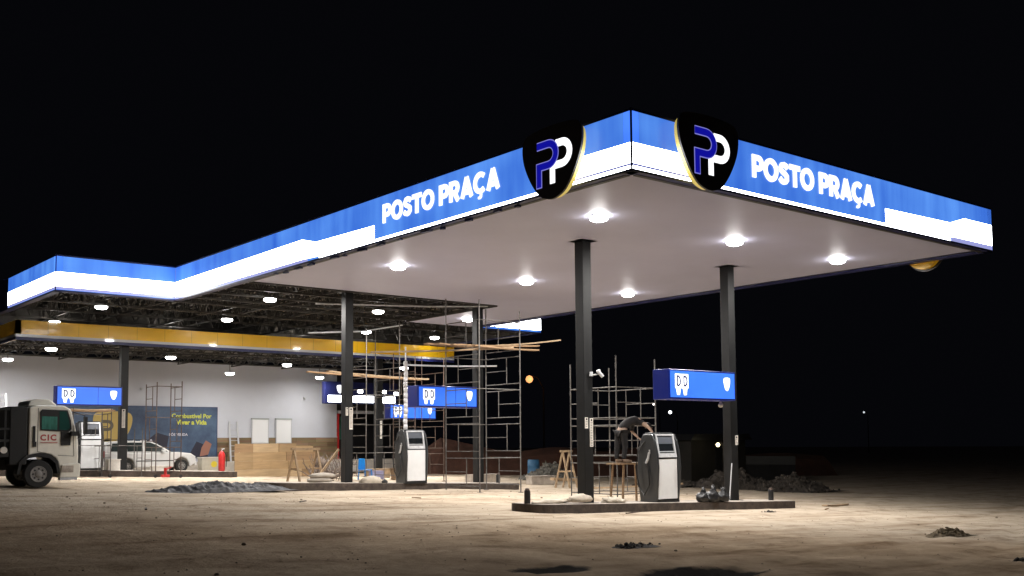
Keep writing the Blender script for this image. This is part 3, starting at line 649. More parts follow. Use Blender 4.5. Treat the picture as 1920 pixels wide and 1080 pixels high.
# ------------------------------------------------------------------ scaffolds
def scaffold(x, y, w, dpt, h, label, rz=0, z=None, m=GALV, r=.023, lv=1.15, wheels=False, top_extra=.5, front=0):
    z = gz(x, y) if z is None else z
    t = thing('scaffold_tower', (x, y, z), label, 'scaffold', 'scaffold towers', rz)
    cs = [(0, 0), (w, 0), (w, dpt), (0, dpt)]; zs = [min(0, gz(x + a, y + b) - z) for a, b in cs]
    for (a, b), zz in zip(cs, zs):
        q = MB().tube([(a, b, zz), (a + .01, b, h + top_extra * random.uniform(.3, 1))], r, 8).build('pole', m, t)
        if wheels: MB().lathe((a, b - .03, zz + .06), [(.07, 0), (.07, .05)], 12, 'y').build('castor', RUBBER, q)
        else: MB().cbox((a, b, zz + .01), (.15, .15, .02)).build('base_foot', m, q)
    k = 0; zz = .22
    while zz + 1.0 < h:
        for s in range(4):
            a = Vector((*cs[s], 0)); b = Vector((*cs[(s + 1) % 4], 0)); p = MB(); lo, hi = zz, zz + 1.0
            if s % 2 == front:
                if (k + s // 2) % 2 == 0: p.tube([a + V(0, 0, hi), b + V(0, 0, hi)], r * .8, 6).build('cross_tube', m, t)
                continue
            p.tube([a + V(0, 0, lo), b + V(0, 0, lo)], r * .85, 6); p.tube([a + V(0, 0, hi), b + V(0, 0, hi)], r * .85, 6)
            mdl = a.lerp(b, .62 - .24 * (k % 2)); p.tube([mdl + V(0, 0, lo), mdl + V(0, 0, hi)], r * .75, 6)
            e = b if k % 2 else a; mid = (lo + hi) / 2
            p.tube([mdl + V(0, 0, mid), e + V(0, 0, mid)], r * .75, 6)
            p.build('ladder_frame', m, t)
        zz += 1.25; k += 1
    return t
scaffold(7.75, 15.2, 1.9, 2.05, 6.4, 'tall scaffold tower standing by the rear right column', top_extra=.8, m=GALV)
scaffold(9.15, 9.7, 1.85, 2.2, 4.3, 'scaffold tower behind the near dispenser', top_extra=.5, front=2)
scaffold(8.6, 24.3, 1.7, 2.0, 6.2, 'scaffold tower carrying planks behind the centre column', top_extra=.9)
scaffold(11.6, 25.0, 1.6, 1.8, 5.4, 'slimmer scaffold tower behind the middle dispenser', m=RUST)
scaffold(-2.55, 27.6, 1.45, 1.1, 2.6, 'low rolling scaffold with a plank top behind the truck cab', wheels=True, r=.022, top_extra=.1)
scaffold(.75, 27.7, 1.05, 1.2, 3.75, 'rolling scaffold tower in front of the white car', wheels=True, r=.022, top_extra=.3, m=RUST)
scaffold(-1.2, 28.3, 1.6, .9, 1.9, 'low scaffold frame in front of the back left column', r=.02, top_extra=.1)
def plank(a, b, w, h, label, m=WOOD, grp='planks laid on the scaffolds'):
    a = V(*a); b = V(*b); mid = (a + b) / 2
    mb = MB(mid); n_ = 5
    for k in range(n_):
        p = a.lerp(b, k / n_); q = a.lerp(b, (k + 1) / n_); s_ = math.sin(PI * k / n_) * .03; s2 = math.sin(PI * (k + 1) / n_) * .03
        mb.bar(p - V(0, 0, s_), q - V(0, 0, s2), w, h)
    o = mb.build('plank', m); o.location = mid; tag(o, label, 'plank', grp); return o
PZ = 5.72
plank((5.3, 18.6, 5.55), (9.7, 15.6, PZ), .28, .05, 'long pale plank slanting up to the left of the tall scaffold', PALEWOOD)
plank((7.2, 16.1, PZ + .02), (10.9, 15.6, PZ + .12), .26, .05, 'plank across the tall scaffold running under the others')
plank((6.9, 16.6, PZ + .08), (10.0, 16.9, PZ + .08), .26, .05, 'middle plank on the tall scaffold')
plank((6.7, 17.05, PZ + .1), (9.95, 17.25, PZ + .13), .26, .05, 'rear plank on the tall scaffold')
plank((7.6, 15.35, PZ - .05), (10.6, 15.3, PZ - .08), .24, .05, 'front plank on the tall scaffold with a short pale end')
plank((9.3, 16.2, PZ + .1), (12.1, 15.7, PZ + .42), .16, .05, 'long thin batten sticking out to the right of the tall scaffold', PALEWOOD)
plank((6.3, 25.3, 5.25), (11.6, 24.6, 5.05), .3, .06, 'front plank on the scaffold behind the centre column')
plank((7.6, 25.9, 5.35), (12.7, 25.6, 5.15), .3, .06, 'rear plank on the scaffold behind the centre column', PALEWOOD)
plank((8.3, 20.9, 5.35), (11.5, 18.9, 5.3), .2, .05, 'grey board hanging between the two tall scaffolds', SILVER)
plank((-2.75, 27.75, gz(-2, 27) + 2.62), (-.95, 27.75, gz(-2, 27) + 2.62), .34, .07, 'front plank on the low rolling scaffold behind the truck')
plank((-2.7, 28.2, gz(-2, 27) + 2.66), (-.9, 28.25, gz(-2, 27) + 2.68), .34, .07, 'rear plank on the low rolling scaffold behind the truck', PALEWOOD)

# ------------------------------------------------------------------ truck
def wheel(parent, c, r, w, rimr=.5, m=mat('dusty_rim', (.20, .19, .18), .5, var=.3, scale=8), hubs=True):
    q = MB(); q.lathe(c, [(r * .55, 0), (r * .93, .0), (r, .03), (r, w - .03), (r * .93, w), (r * .55, w)], 28, 'y'); t_ = q.build('wheel', RUBBER, parent, smooth=False)
    q = MB(); q.lathe((c[0], c[1], c[2]), [(r * .58, -.002), (r * .56, -.02), (r * .50, -.012), (r * .26, -.010), (r * .22, -.035), (r * .12, -.05), (.01, -.052)], 20, 'y'); ri = q.build('rim', m, t_)
    q = MB()
    for k in range(8): q.lathe((c[0] + r * .38 * math.cos(k * PI / 4), c[1] - .014, c[2] + r * .38 * math.sin(k * PI / 4)), [(r * .075, 0), (r * .075, -.004)], 8, 'y')
    q.build('rim_holes', BLACKP, ri)
    return t_
tk = thing('flatbed_truck', (-6.05, 19.15, gz(-6, 19.2)), 'off-white cab-over truck with dark cargo body and red lettering on its door', 'truck')
CAB = mat('truck_cab_paint', (.80, .77, .68), .4, var=.12, scale=2, coat=.3)
BLK = mat('truck_black', (.0045, .0045, .0045), .6, var=.3, scale=4)
# cab: side profile prism with window opening filled by glass
prof = [(-.30, .95), (-.30, 2.44), (-.10, 2.50), (.72, 2.50), (.92, 2.38), (1.02, 1.95), (1.13, 1.55), (1.16, .95), (1.14, .42), (.62, .42), (.58, .68), (.50, .90), (.3, 1.02), (0, 1.05), (-.2, 1.02)]
frs = (V(0, 0, 0), V(1, 0, 0), V(0, 0, 1), V(0, 1, 0))
cab = MB().prism(prof, frs, .02, 2.2).build('cab', CAB, tk, bevel=.04)
MB().prism([(.02, 1.74), (.84, 1.70), (.93, 1.78), (.90, 2.05), (.80, 2.36), (.06, 2.38), (.0, 2.30)], frs, -.012, .019).build('window_surround', BLK, cab)
MB().prism([(.05, 1.78), (.50, 1.76), (.50, 2.16), (.05, 2.17)], frs, -.018, -.013).build('side_window', mat('teal_lit_look_glass', (.05, .16, .13), .12, var=.6, scale=2.5, mapping=(3, 1, .5)), cab)  # uneven teal colour paints in the look of a lit cab interior
MB().prism([(.56, 1.76), (.82, 1.75), (.88, 1.82), (.84, 2.05), (.76, 2.32), (.56, 2.33)], frs, -.018, -.013).build('quarter_window', mat('teal_dark_glass', (.02, .07, .06), .12), cab)
MB().prism([(.62, 1.28), (.90, 1.28), (.92, 1.68), (.62, 1.70)], frs, -.014, .019).build('lower_vent_window', BLK, cab)
dl = MB(); 
for a, b in (((-.05, 2.42), (-.05, 1.1)), ((-.05, 1.1), (.2, 1.05)), ((.98, 1.9), (1.02, .95)), ((.55, .98), (1.0, .95))): dl.bar((a[0], -.002 + .02, a[1]), (b[0], -.002 + .02, b[1]), .012, .012)
dl.build('door_seams', BLK, cab)
MB().cbox((-.16, .01, 1.62), (.07, .05, .5)).build('pillar_vent', BLK, cab); MB().cbox((-.14, .0, 1.32), (.10, .04, .16)).build('door_handle', BLK, cab)
text('door_lettering', 'CIC', (V(.02, .0, 1.44), V(1, 0, 0), V(0, 0, 1), V(0, -1, 0)), .245, mat('truck_red_letters', (.42, .06, .05), .5), cab, off=.010, ext=.002, z=-.018, space=1.25)
MB().box(.03, -.004, 1.36, .52, .019, 1.38).build('lettering_underline', mat('truck_red_letters', (.42, .06, .05)), cab)
MB().prism([(-.22, 2.50), (-.16, 2.66), (.05, 2.72), (.42, 2.70), (.60, 2.56), (.62, 2.51)], frs, .5, 1.8).build('roof_fairing', CAB, tk, bevel=.03)
MB().prism([(.60, .30), (1.20, .30), (1.22, .70), (1.16, .74), (.66, .70)], frs, -.02, 2.24).build('bumper', CAB, tk, bevel=.03)
MB().box(.66, -.04, .46, 1.0, .0, .66).build('step_plate', CONC, tk)
MB().box(.62, -.03, .22, 1.12, .2, .30).build('entry_step', SILVER, tk)
mm = MB(); mm.tube([(.98, .0, 2.3), (1.25, -.22, 2.2), (1.25, -.24, 1.6), (1.1, .0, 1.5)], .014, 6); mr_ = mm.build('mirror_arm', BLK, tk); MB().cbox((1.26, -.26, 1.9), (.08, .18, .5)).build('mirror', BLK, mr_)
MB().cbox((.98, -.14, 1.64), (.22, .16, .14)).build('lower_mirror', BLK, mr_)
ft = MB(); ft.prism([(-.62, .42), (-.56, .80), (-.36, 1.0), (0, 1.06), (.36, 1.0), (.56, .80), (.62, .42), (.54, .42), (.48, .74), (.3, .9), (0, .95), (-.3, .9), (-.48, .74), (-.54, .42)], frs, 0, .42); ft.build('mudguard', BLK, tk)
wheel(tk, (0, .02, .42), .42, .26); wheel(tk, (0, 1.9, .42), .42, .26); wheel(tk, (-3.4, .02, .42), .42, .5)
MB().box(-5.6, .5, .55, .9, 1.7, .85).build('chassis', BLK, tk)
bodyb = MB(); bodyb.box(-.84, .05, .7, -.34, 2.15, 2.46); bodyb.build('dark_body_box', BLK, tk, bevel=.03)
stk = MB(); stk.box(-5.6, .0, .95, -.86, 2.2, 1.1)
for k in range(11): stk.box(-5.6 + k * .46, .0, 1.1, -5.54 + k * .46, .06, 2.36)
for z in (1.4, 1.75, 2.34): stk.box(-5.6, -.02, z, -.86, .04, z + .07)
stk.build('stake_rack', BLK, tk)
MB().box(-1.9, -.01, .95, -1.28, .0, 1.5).build('side_board', mat('grey_green_board', (.16, .15, .11), .8), tk)
MB().lathe((-1.0, -.02, 1.15), [(.10, 0), (.10, .1)], 12, 'y').build('round_cap', PAPER, tk)

# ------------------------------------------------------------------ station wagon
car = thing('station_wagon', (1.25, 32.45, gz(2, 33)), 'white estate car parked beyond the back island', 'car')
CW = mat('car_white_paint', (.72, .72, .71), .3, var=.04, scale=2, coat=.6)
sec = []  # profile stations: (x, z_low, z_shoulder, z_roof, half width, roof half width)
fr0 = frs
lower = [(-.98, .42), (-.98, .80), (-.94, .92), (2.35, .93), (2.95, .86), (3.17, .72), (3.20, .42), (2.93, .26), (2.86, .26), (2.84, .45), (2.72, .62), (2.5, .70), (2.28, .62), (2.16, .45), (2.14, .24), (.36, .24), (.34, .45), (.22, .62), (0, .70), (-.22, .62), (-.34, .45), (-.36, .30), (-.9, .32)]
bd = MB().prism(lower, fr0, 0, 1.65).build('body', CW, car, bevel=.06)
gh = MB(); pr_ = [(-.90, .92), (-.82, 1.30), (-.70, 1.42), (.2, 1.45), (1.10, 1.42), (1.42, 1.30), (2.05, .93)]
n_ = len(pr_); vs = []
for yy, ins in ((.04, 0), (1.61, 0)):
    for x, z in pr_: vs.append((x, yy + (1 if yy < 1 else -1) * (z - .92) * .28, z))
gh.add(vs, [tuple(range(n_))[::-1], tuple(range(n_, 2 * n_))] + [(i, (i + 1) % n_, (i + 1) % n_ + n_, i + n_) for i in range(n_)]); ghb = gh.build('cabin', CW, car, bevel=.03)
CG = mat('car_glass', (.03, .04, .04), .1)
def sidepane(poly, nm='side_window'):
    mb = MB(); k = len(poly); vs = []
    for dz in (-.012, .004):
        for x, z in poly: vs.append((x, .04 + (z - .92) * .28 + dz, z))
    mb.add(vs, [tuple(range(k))[::-1], tuple(range(k, 2 * k))] + [(i, (i + 1) % k, (i + 1) % k + k, i + k) for i in range(k)]); return mb.build(nm, CG, ghb)
sidepane([(-.70, .97), (-.05, .97), (-.05, 1.35), (-.62, 1.33)]); sidepane([(.03, .97), (.72, .97), (.72, 1.37), (.03, 1.37)]); sidepane([(.82, .97), (1.86, .95), (1.36, 1.26), (1.08, 1.37), (.82, 1.38)])
MB().prism([(1.42, 1.27), (1.47, 1.30), (2.06, .96), (2.0, .95)], fr0, .14, 1.5).build('windscreen', CG, ghb)
for x in (0, 2.5): wheel(car, (x, -.01, .30), .30, .19); wheel(car, (x, 1.47, .30), .30, .19)
MB().box(3.10, .08, .60, 3.19, .42, .74).build('headlight', mat('headlight_glass', (.6, .62, .65), .1), car, bevel=.02); MB().box(3.10, 1.23, .60, 3.19, 1.57, .74).build('headlight', MATS['headlight_glass'], car, bevel=.02)
MB().box(3.12, .02, .30, 3.24, 1.63, .48).build('front_bumper', CW, car, bevel=.03); MB().box(-1.04, .02, .34, -.95, 1.63, .52).build('rear_bumper', CW, car, bevel=.03)
MB().box(-1.0, .02, .72, -.985, .2, 1.0).build('tail_light', REDP, car); MB().box(.4, -.012, .52, 2.1, -.001, .56).build('rubbing_strip', BLACKP, car)
MB().tube([(-.6, .3, 1.49), (1.0, .3, 1.49)], .02, 6).build('roof_rail', BLACKP, car); MB().cbox((1.62, -.08, .98), (.16, .14, .12)).build('door_mirror', CW, car, bevel=.02)

# ------------------------------------------------------------------ loose stuff builders
def heap(name, cx, cy, rx, ry, h, m, label, cat, z=None, seed=1, nx=46, ny=30, rough=.35, rz=0, freq=3., sharp=False, kind=None):
    z = gz(cx, cy) if z is None else z; vs = []
    for j in range(ny + 1):
        for i in range(nx + 1):
            a, b = i / nx * 2 - 1, j / ny * 2 - 1; q = math.hypot(a, b) + .22 * noise.noise((a * 2.5 + seed, b * 2.5, seed))
            e = max(0, 1 - q) ** (.45 if name == 'crumpled_tarp' else .9)
            x, y = a * rx, b * ry; nn = noise.noise((x * freq + seed * 7, y * freq, seed)); 
            if name == 'crumpled_tarp': nn = 1.5 * (.45 - abs(noise.noise((x * 1.5 + y * .8 + seed, y * 3.2, seed)))) - .9 * abs(noise.noise((x * 4.2, y * 5.5 + x * 2, seed)))
            elif sharp: nn = .5 * nn + .35 * noise.noise((x * freq * 1.9 + seed, y * freq * 1.9, 2.)) + .25 * abs(noise.noise((x * freq * 3.1, y * freq * 3.1, seed)))
            fine = noise.noise((x * freq * 3, y * freq * 3, seed + 4))
            hh = h * e * max(.25, 1 + rough * 1.3 * nn) + h * .14 * fine * min(1, e * 4)
            vs.append((x, y, max(hh, -.03) - .03))
    nv = nx + 1; extra = MB()
    if name in ('rubble_pile', 'soil_pile', 'dirt_clump'):
        rs = random.Random(seed)
        for k in range(420 if name != 'dirt_clump' else 90):
            i = int(min(max(rs.gauss(.5, .22), 0), 1) * nx); j = int(min(max(rs.gauss(.45, .24), 0), 1) * ny); p = vs[j * nv + i]
            if p[2] < -.02 and rs.random() < .6: continue
            s_ = rs.uniform(.02, .07) * (1.8 if rs.random() < .12 else 1) * min(1, rx / 1.5)
            bm = bmesh.new(); bmesh.ops.create_icosphere(bm, subdivisions=1, radius=s_)
            extra.add([V(p[0], p[1], max(p[2], .0) + s_ * .2) + V(v.co.x * rs.uniform(.7, 1.4), v.co.y * rs.uniform(.7, 1.3), v.co.z * rs.uniform(.5, 1.0)) for v in bm.verts], [[v.index for v in f.verts] for f in bm.faces]); bm.free()
    nn_ = nx + 1; fs = [(j * nn_ + i, j * nn_ + i + 1, (j + 1) * nn_ + i + 1, (j + 1) * nn_ + i) for j in range(ny) for i in range(nx)]
    mb = MB(); mb.v = [Vector(p) for p in vs]; mb.f = fs
    if extra.v: mb.add(extra.v, extra.f)
    o = mb.build(name, m, smooth=not sharp); o.location = (cx, cy, z); o.rotation_euler = (0, 0, rz); tag(o, label, cat, kind=kind); return o
TARP = mat('grey_tarp', (.010, .010, .012), .62, var=.6, scale=2.5, vary2=(.10, .10, .11), bump=.5, bscale=7)
heap('crumpled_tarp', -1.3, 17.0, 2.55, .75, .20, TARP, 'crumpled dark grey tarpaulin lying on the ground left of the middle island', 'tarpaulin', seed=3, nx=150, ny=60, rough=1.0, freq=2.4, sharp=True, rz=.12)
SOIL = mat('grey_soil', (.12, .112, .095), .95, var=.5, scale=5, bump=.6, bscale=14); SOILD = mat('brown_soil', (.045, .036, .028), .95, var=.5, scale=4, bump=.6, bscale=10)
heap('rubble_pile', 21.6, 27.2, 1.8, 1.4, .80, SOIL, 'pale rubble pile between the two island scaffolds, beside the blue drum', 'rubble', seed=5, rough=.5, freq=2.6, sharp=True)
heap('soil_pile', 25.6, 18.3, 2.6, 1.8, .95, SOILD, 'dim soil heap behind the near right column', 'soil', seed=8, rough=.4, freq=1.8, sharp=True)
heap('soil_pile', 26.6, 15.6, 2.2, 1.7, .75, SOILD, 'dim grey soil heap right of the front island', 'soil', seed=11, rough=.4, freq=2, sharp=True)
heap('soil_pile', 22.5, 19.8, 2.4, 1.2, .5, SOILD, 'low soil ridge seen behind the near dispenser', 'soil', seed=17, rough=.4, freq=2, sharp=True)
heap('dirt_clump', 7.1, -2.6, .75, .35, .16, mat('dry_grass_dirt', (.14, .105, .06), .95, var=.5, scale=14, bump=.8), 'small dry clump of dirt and weeds at the right foreground', 'dirt', seed=21, rough=.8, freq=9, sharp=True)
heap('dirt_clump', -1.9, -1.7, .55, .22, .06, SOILD, 'thin scatter of dark clods in the centre foreground', 'dirt', seed=23, rough=1.3, freq=9, sharp=True)
heap('dirt_clump', 2.7, -6.3, .75, .16, .05, SOILD, 'dark flat strip of dirt at the lower right edge', 'dirt', seed=25, rough=1, freq=6)
heap('dirt_clump', 9.9, 4.3, .35, .14, .06, SOILD, 'small dark clod in front of the right end of the front island', 'dirt', seed=27, rough=1, freq=9, sharp=True)
# loose stones (countable few, varied)
gr = MB()
for k in range(1300):
    x, y = random.uniform(-14, 18), random.uniform(-8, 17)
    if 5.4 < y < 7.3 and 1 < x < 13.5: continue
    s = random.uniform(.005, .018) * (2.6 if random.random() < .05 else 1); zz = gz(x, y) + .05 * noise.noise((x * .18, y * .18, 3)) - .02
    gr.lathe((x, y, zz), [(s * .8, 0), (s, s * .4), (s * .5, s * .9)], 5)
o = gr.build('gravel', mat('gravel_bits', (.20, .155, .11), .95, var=.5, scale=2)); tag(o, 'scattered pebbles and clods over the dirt forecourt', 'gravel', kind='stuff')
# black bags heap on front island
def lump(name, parts, m, loc, label, cat, seedk, rumple=.35, grp=None):
    mb = MB(); 
    for q, (x, y, z, sx_, sy_, sz_) in enumerate(parts):
        bm = bmesh.new(); bmesh.ops.create_icosphere(bm, subdivisions=3, radius=1)
        for v in bm.verts:
            v.co *= 1 + rumple * abs(noise.noise(v.co * 2.4 + V(seedk + q, 0, 0))) - rumple * .3
        mb.add([V(x + v.co.x * sx_, y + v.co.y * sy_, z + max(v.co.z * sz_, -sz_ * .55)) for v in bm.verts], [[v.index for v in f.verts] for f in bm.faces]); bm.free()
    o = mb.build(name, m, smooth=True); o.location = loc; tag(o, label, cat, grp); return o
for k, (x, s, lb) in enumerate(((8.7, .24, 'crumpled black plastic bag beside the near dispenser'), (9.15, .28, 'tall crumpled black bag in the middle of the three on the front island'), (9.6, .25, 'crumpled black bag next to the leaning white stick'))):
    lump('rubbish_bag', [(0, 0, s * .5, s, s * .7, s * .75), (.1, .05, s * 1.1, s * .3, s * .3, s * .7)], BLACKP, (x, 5.75, iz(x, 5.8)), lb, 'bag', 3 + k * 5, .8, 'black bags on the front island')
lump('sand_bag', [(0, 0, .12, .42, .22, .14)], mat('cream_sack', (.48, .42, .34), .8, var=.2, scale=6, bump=.3), (4.05, 6.0, iz(4.05, 6.1)), 'pale crumpled sack at the foot of the near left column', 'bag', 40, .3)
lump('crumpled_cloth', [(0, 0, .04, .55, .2, .08), (.5, .1, .04, .3, .2, .07)], mat('cream_sack', (.48, .42, .34)), (3.15, 6.25, iz(3.1, 6)), 'low pale rags near the left end of the front island', 'rag', 44, .6)
lump('crumpled_cloth', [(0, 0, .05, .3, .2, .13), (.3, 0, .03, .2, .15, .1)], MATS['cream_sack'], (5.3, 6.1, iz(5.3, 6.1)), 'pale crumpled rags just right of the near left column', 'rag', 48, .9)
stn = [(0, 0, 0), (0, 0, 0)]
mb = MB(); mb.tube([(0, 0, 0), (.28, .1, 1.15)], .018, 6); o = mb.build('leaning_stick', WPAINT); o.location = (10.35, 6.1, iz(10.4, 6.1)); tag(o, 'thin white stick leaning on the near right column', 'stick')
for k, (x, y) in enumerate(((3.05, 18.3), (3.1, 18.32))):
    lump('cement_bag', [(0, 0, .10, .5, .32, .12)], mat('grey_sack', (.36, .32, .27), .85, var=.15, scale=5, bump=.2), (x + .06 * k, y, iz(x, y) + .15 * k), ['lower grey cement sack left of the centre column', 'upper pale cement sack left of the centre column'][k], 'bag', 60 + k, .25, 'cement sacks by the centre column')
lump('sand_heap_small', [(0, 0, .05, .45, .3, .22)], MATS['cream_sack'], (5.1, 18.2, iz(5, 18.2)), 'small pale bundle at the right foot of the centre column', 'bundle', 66, .4)
lump('debris_lump', [(0, 0, .04, .12, .1, .12)], BLACKP, (5.55, 18.0, iz(5.5, 18)), 'small dark lump on the kerb right of the centre column', 'debris', 69, .6)

# sawhorse / A-frames
def aframe(loc, w, h, label, rz=0, m=PALEWOOD):
    t = thing('wooden_trestle', loc, label, 'trestle', None, rz)
    for s in (-1, 1):
        for e in (-1, 1): MB().bar((s * w / 2, 0, h), (s * w / 2 + s * .02, e * .38, 0), .05, .08).build('leg', m, t)
        MB().bar((s * w / 2, -.2, h * .45), (s * w / 2, .2, h * .45), .03, .07).build('brace', m, t)
    MB().bar((-w / 2 - .15, 0, h), (w / 2 + .15, 0, h), .08, .09).build('top_rail', m, t); return t
aframe((4.1, 21.3, gz(4, 21.3)), 1.15, 1.35, 'wooden trestle in front of the plywood hoarding', .25)
MB2 = MB(); MB2.bar((0, 0, .2), (1.05, .1, 1.35), .05, .08); o = MB2.build('loose_board', PALEWOOD); o.location = (4.2, 20.7, gz(4.2, 20.7)); tag(o, 'diagonal loose board leaning on the trestle by the hoarding', 'board')
aframe((15.0, 18.6, gz(15, 18.6)), .5, 1.55, 'pale wooden trestle left of the near left column', .2)
plank((15.6, 20.2, gz(15, 20) + .30), (17.6, 20.0, gz(16, 20) + .26), .3, .12, 'pale timber block lying behind the near left column', PALEWOOD, 'timber lying on the ground')
plank((17.8, 14.6, gz(17, 14) + .35), (14.0, 16.5, gz(14, 16) + .10), .25, .06, 'plank propped behind the near dispenser', PALEWOOD, 'timber lying on the ground')
plank((15.0, 5.9, gz(15, 6) + .03), (17.0, 6.4, gz(17, 6) + .03), .2, .05, 'pale plank lying right of the front island', PALEWOOD, 'timber lying on the ground')

# plywood hoarding
hd = thing('plywood_hoarding', (7.3, 30.6, gz(7.3, 30.6)), 'tan plywood hoarding between the car and the centre column', 'hoarding'); o_ = Vector(hd.location)
tn = [(.40, .27, .14), (.30, .19, .10), (.46, .33, .19), (.34, .23, .12), (.26, .165, .085)]
pms = [mat('ply_tone_%s' % 'abcde'[k], c, .75, var=.22, scale=1.6, mapping=(.6, 1, 5)) for k, c in enumerate(tn)]
x = 5.45; k = 0
random.seed(5)
z0 = gz(7, 30) - .1
for row in range(4):
    x = 5.45
    while x < 9.4:
        w_ = random.choice((.9, 1.3, 1.7)); x1 = min(x + w_, 9.55)
        MB(o_).box(x + .004, 30.5 + .01 * (k % 3), z0 + row * .40, x1 - .004, 30.55 + .01 * (k % 3), z0 + row * .40 + .396 - (.12 if row == 3 and x > 8 else 0)).build('plywood_sheet', random.choice(pms), hd); x = x1; k += 1
for x in (5.6, 6.8, 8.1, 9.4): MB(o_).box(x, 30.58, z0, x + .07, 30.68, z0 + 1.5).build('post', WOOD, hd)
# twisted branches and scrap by the hoarding
br_ = MB(); random.seed(12)
for k in range(46):
    a = V(random.uniform(0, 1.5), random.uniform(-.4, .4), random.uniform(0, .2)); pts = [a]
    d = V(random.uniform(-1, 1), random.uniform(-.5, .5), random.uniform(.2, 1.4)).normalized()
    for j in range(4): pts.append(pts[-1] + d * .28 + V(random.uniform(-.1, .1), random.uniform(-.1, .1), random.uniform(-.12, .08)))
    br_.tube([p for p in pts], .028, 5, .01)
o = br_.build('scrap_heap', mat('scrap_brown', (.10, .06, .045), .8, var=.6, scale=4, vary2=(.3, .24, .2))); o.location = (6.6, 25.0, gz(6.6, 25)); tag(o, 'tangle of brown branches and scrap beside the wooden trestle', 'scrap heap')
lump('scrap_bundle', [(0, 0, .3, .4, .3, .35), (.5, 0, .2, .35, .3, .25), (.1, 0, .75, .28, .25, .3)], mat('scrap_brown', (.1, .06, .045)), (6.8, 25.2, gz(6.8, 25)), 'dark reddish-brown bundle inside the tangle of scrap', 'bundle', 80, .8)
# low white wall left of centre column (behind scrap)
lw = MB(); lw.box(-.0, 0, 0, 4.6, .15, .55); o = lw.build('low_wall', mat('pale_grey_block', (.42, .40, .38), .85, var=.25, scale=1.5)); o.location = (11.2, 36.2, gz(12, 34)); tag(o, 'low pale block wall behind the scrap heap', 'wall')
random.seed(31)
for k, (x, y, ln, lb) in enumerate(((4.9, 4.9, .5, 'thin dark stick on the ground before the near left column'), (13.2, 4.6, .35, 'small pale off-cut right of the front island kerb'), (-6.5, 9.0, .4, 'short dark stick on the bare dirt at the left foreground'), (3.0, 12.2, .3, 'small off-cut on bright dirt between the two right islands'), (-1.5, 11.0, .25, 'small brown off-cut on the dirt below the tarpaulin'))):
    a = random.uniform(0, PI); mb = MB(); mb.bar((-ln / 2 * math.cos(a), -ln / 2 * math.sin(a), .02), (ln / 2 * math.cos(a), ln / 2 * math.sin(a), .035), .05, .025)
    o = mb.build('wood_offcut', WOOD if k % 2 else RUST); o.location = (x, y, gz(x, y)); tag(o, lb, 'off-cut')
# cabinet, extinguisher, ladders, drum, chair, cone
cb = thing('white_cabinet', (5.05, 33.0, gz(5, 33)), 'off-white cabinet with a yellow warning mark in front of the car', 'cabinet')
MB().box(-.1, 0, 0, 1.0, .5, .72).build('box', mat('cream_cabinet', (.55, .52, .44), .6, var=.1), cb, bevel=.02); MB().lathe((.5, -.006, .42), [(.15, 0), (.15, .005)], 18, 'y').build('warning_mark', mat('warning_yellow', (.75, .6, .05), .5), cb); MB().box(-.14, -.03, .72, 1.04, .53, .76).build('lid', PAPER, cb)
fe = thing('fire_extinguisher', (5.05, 30.6, iz(4.9, 30.2) - .0), 'tall red extinguisher at the right end of the back island', 'extinguisher')
MB().lathe((0, 0, 0), [(.13, 0), (.15, .05), (.15, .72), (.11, .84), (.05, .9)], 16).build('cylinder', REDP, fe, smooth=True); MB().tube([(0, 0, .88), (0, 0, .98), (.12, 0, 1.0)], .025, 6).build('valve', SILVER, fe); MB().tube([(.02, -.05, .95), (.2, -.08, .7), (.17, -.1, .2)], .018, 6).build('hose', BLACKP, fe)
fe.location = (4.6, 30.0, iz(4.6, 30))
fs_ = thing('floor_jack', (1.35, 28.2, gz(1.3, 28.2)), 'small red jack standing at the foot of the rolling scaffold', 'jack')
MB().cbox((0, 0, .05), (.3, .2, .1)).build('base', REDP, fs_); MB().tube([(0, 0, .1), (0, 0, .38)], .06, 8).build('ram', REDP, fs_); MB().tube([(0, 0, .3), (.25, 0, .42)], .02, 6).build('handle', REDP, fs_)
def ladder(loc, h, w, label, lean=.35, rz=0):
    t = thing('ladder', loc, label, 'ladder', 'ladders against the store wall', rz)
    for s in (-1, 1): MB().bar((s * w / 2, 0, 0), (s * w / 2 * .85, lean, h), .05, .09).build('side_rail', WPAINT, t)
    k = .3
    while k < h - .1: MB().bar((-w / 2, lean * k / h, k), (w / 2, lean * k / h, k), .035).build('rung', SILVER, t); k += .3
    return t
ladder((10.95, 42.45, FZ), 2.3, .55, 'white stepladder against the cladding right of the banner')
ladder((-2.1, 40.2, gz(-2, 34)), 3.7, .7, 'white ladder at the far left behind the truck rack', .6)
dr = thing('blue_drum', (22.9, 30.0, gz(22.9, 30)), 'faded blue plastic drum beside the rubble pile', 'drum')
MB().lathe((0, 0, 0), [(.30, 0), (.33, .05), (.33, .3), (.345, .33), (.33, .36), (.33, .65), (.345, .68), (.33, .71), (.32, .98), (.28, 1.0)], 24).build('barrel', mat('faded_blue_plastic', (.05, .16, .30), .5, var=.2), dr, smooth=True); MB().lathe((0, 0, 1.0), [(.28, 0), (.27, .02)], 20).build('lid', BLACKP, dr)
ch = thing('plastic_chair', (9.85, 26.4, gz(9.85, 26.4)), 'bright blue plastic chair under the scaffold right of the centre column', 'chair', None, .3)
BP = mat('bright_blue_plastic', (.01, .19, .55), .4)
MB().box(-.24, -.22, .42, .24, .22, .46).build('seat', BP, ch, bevel=.02); MB().prism([(-.24, .46), (.24, .46), (.20, .95), (-.20, .95)], (V(0, .2, 0), V(1, 0, 0), V(0, 0, 1), V(0, 1, 0)), 0, .04).build('backrest', BP, ch, bevel=.02)
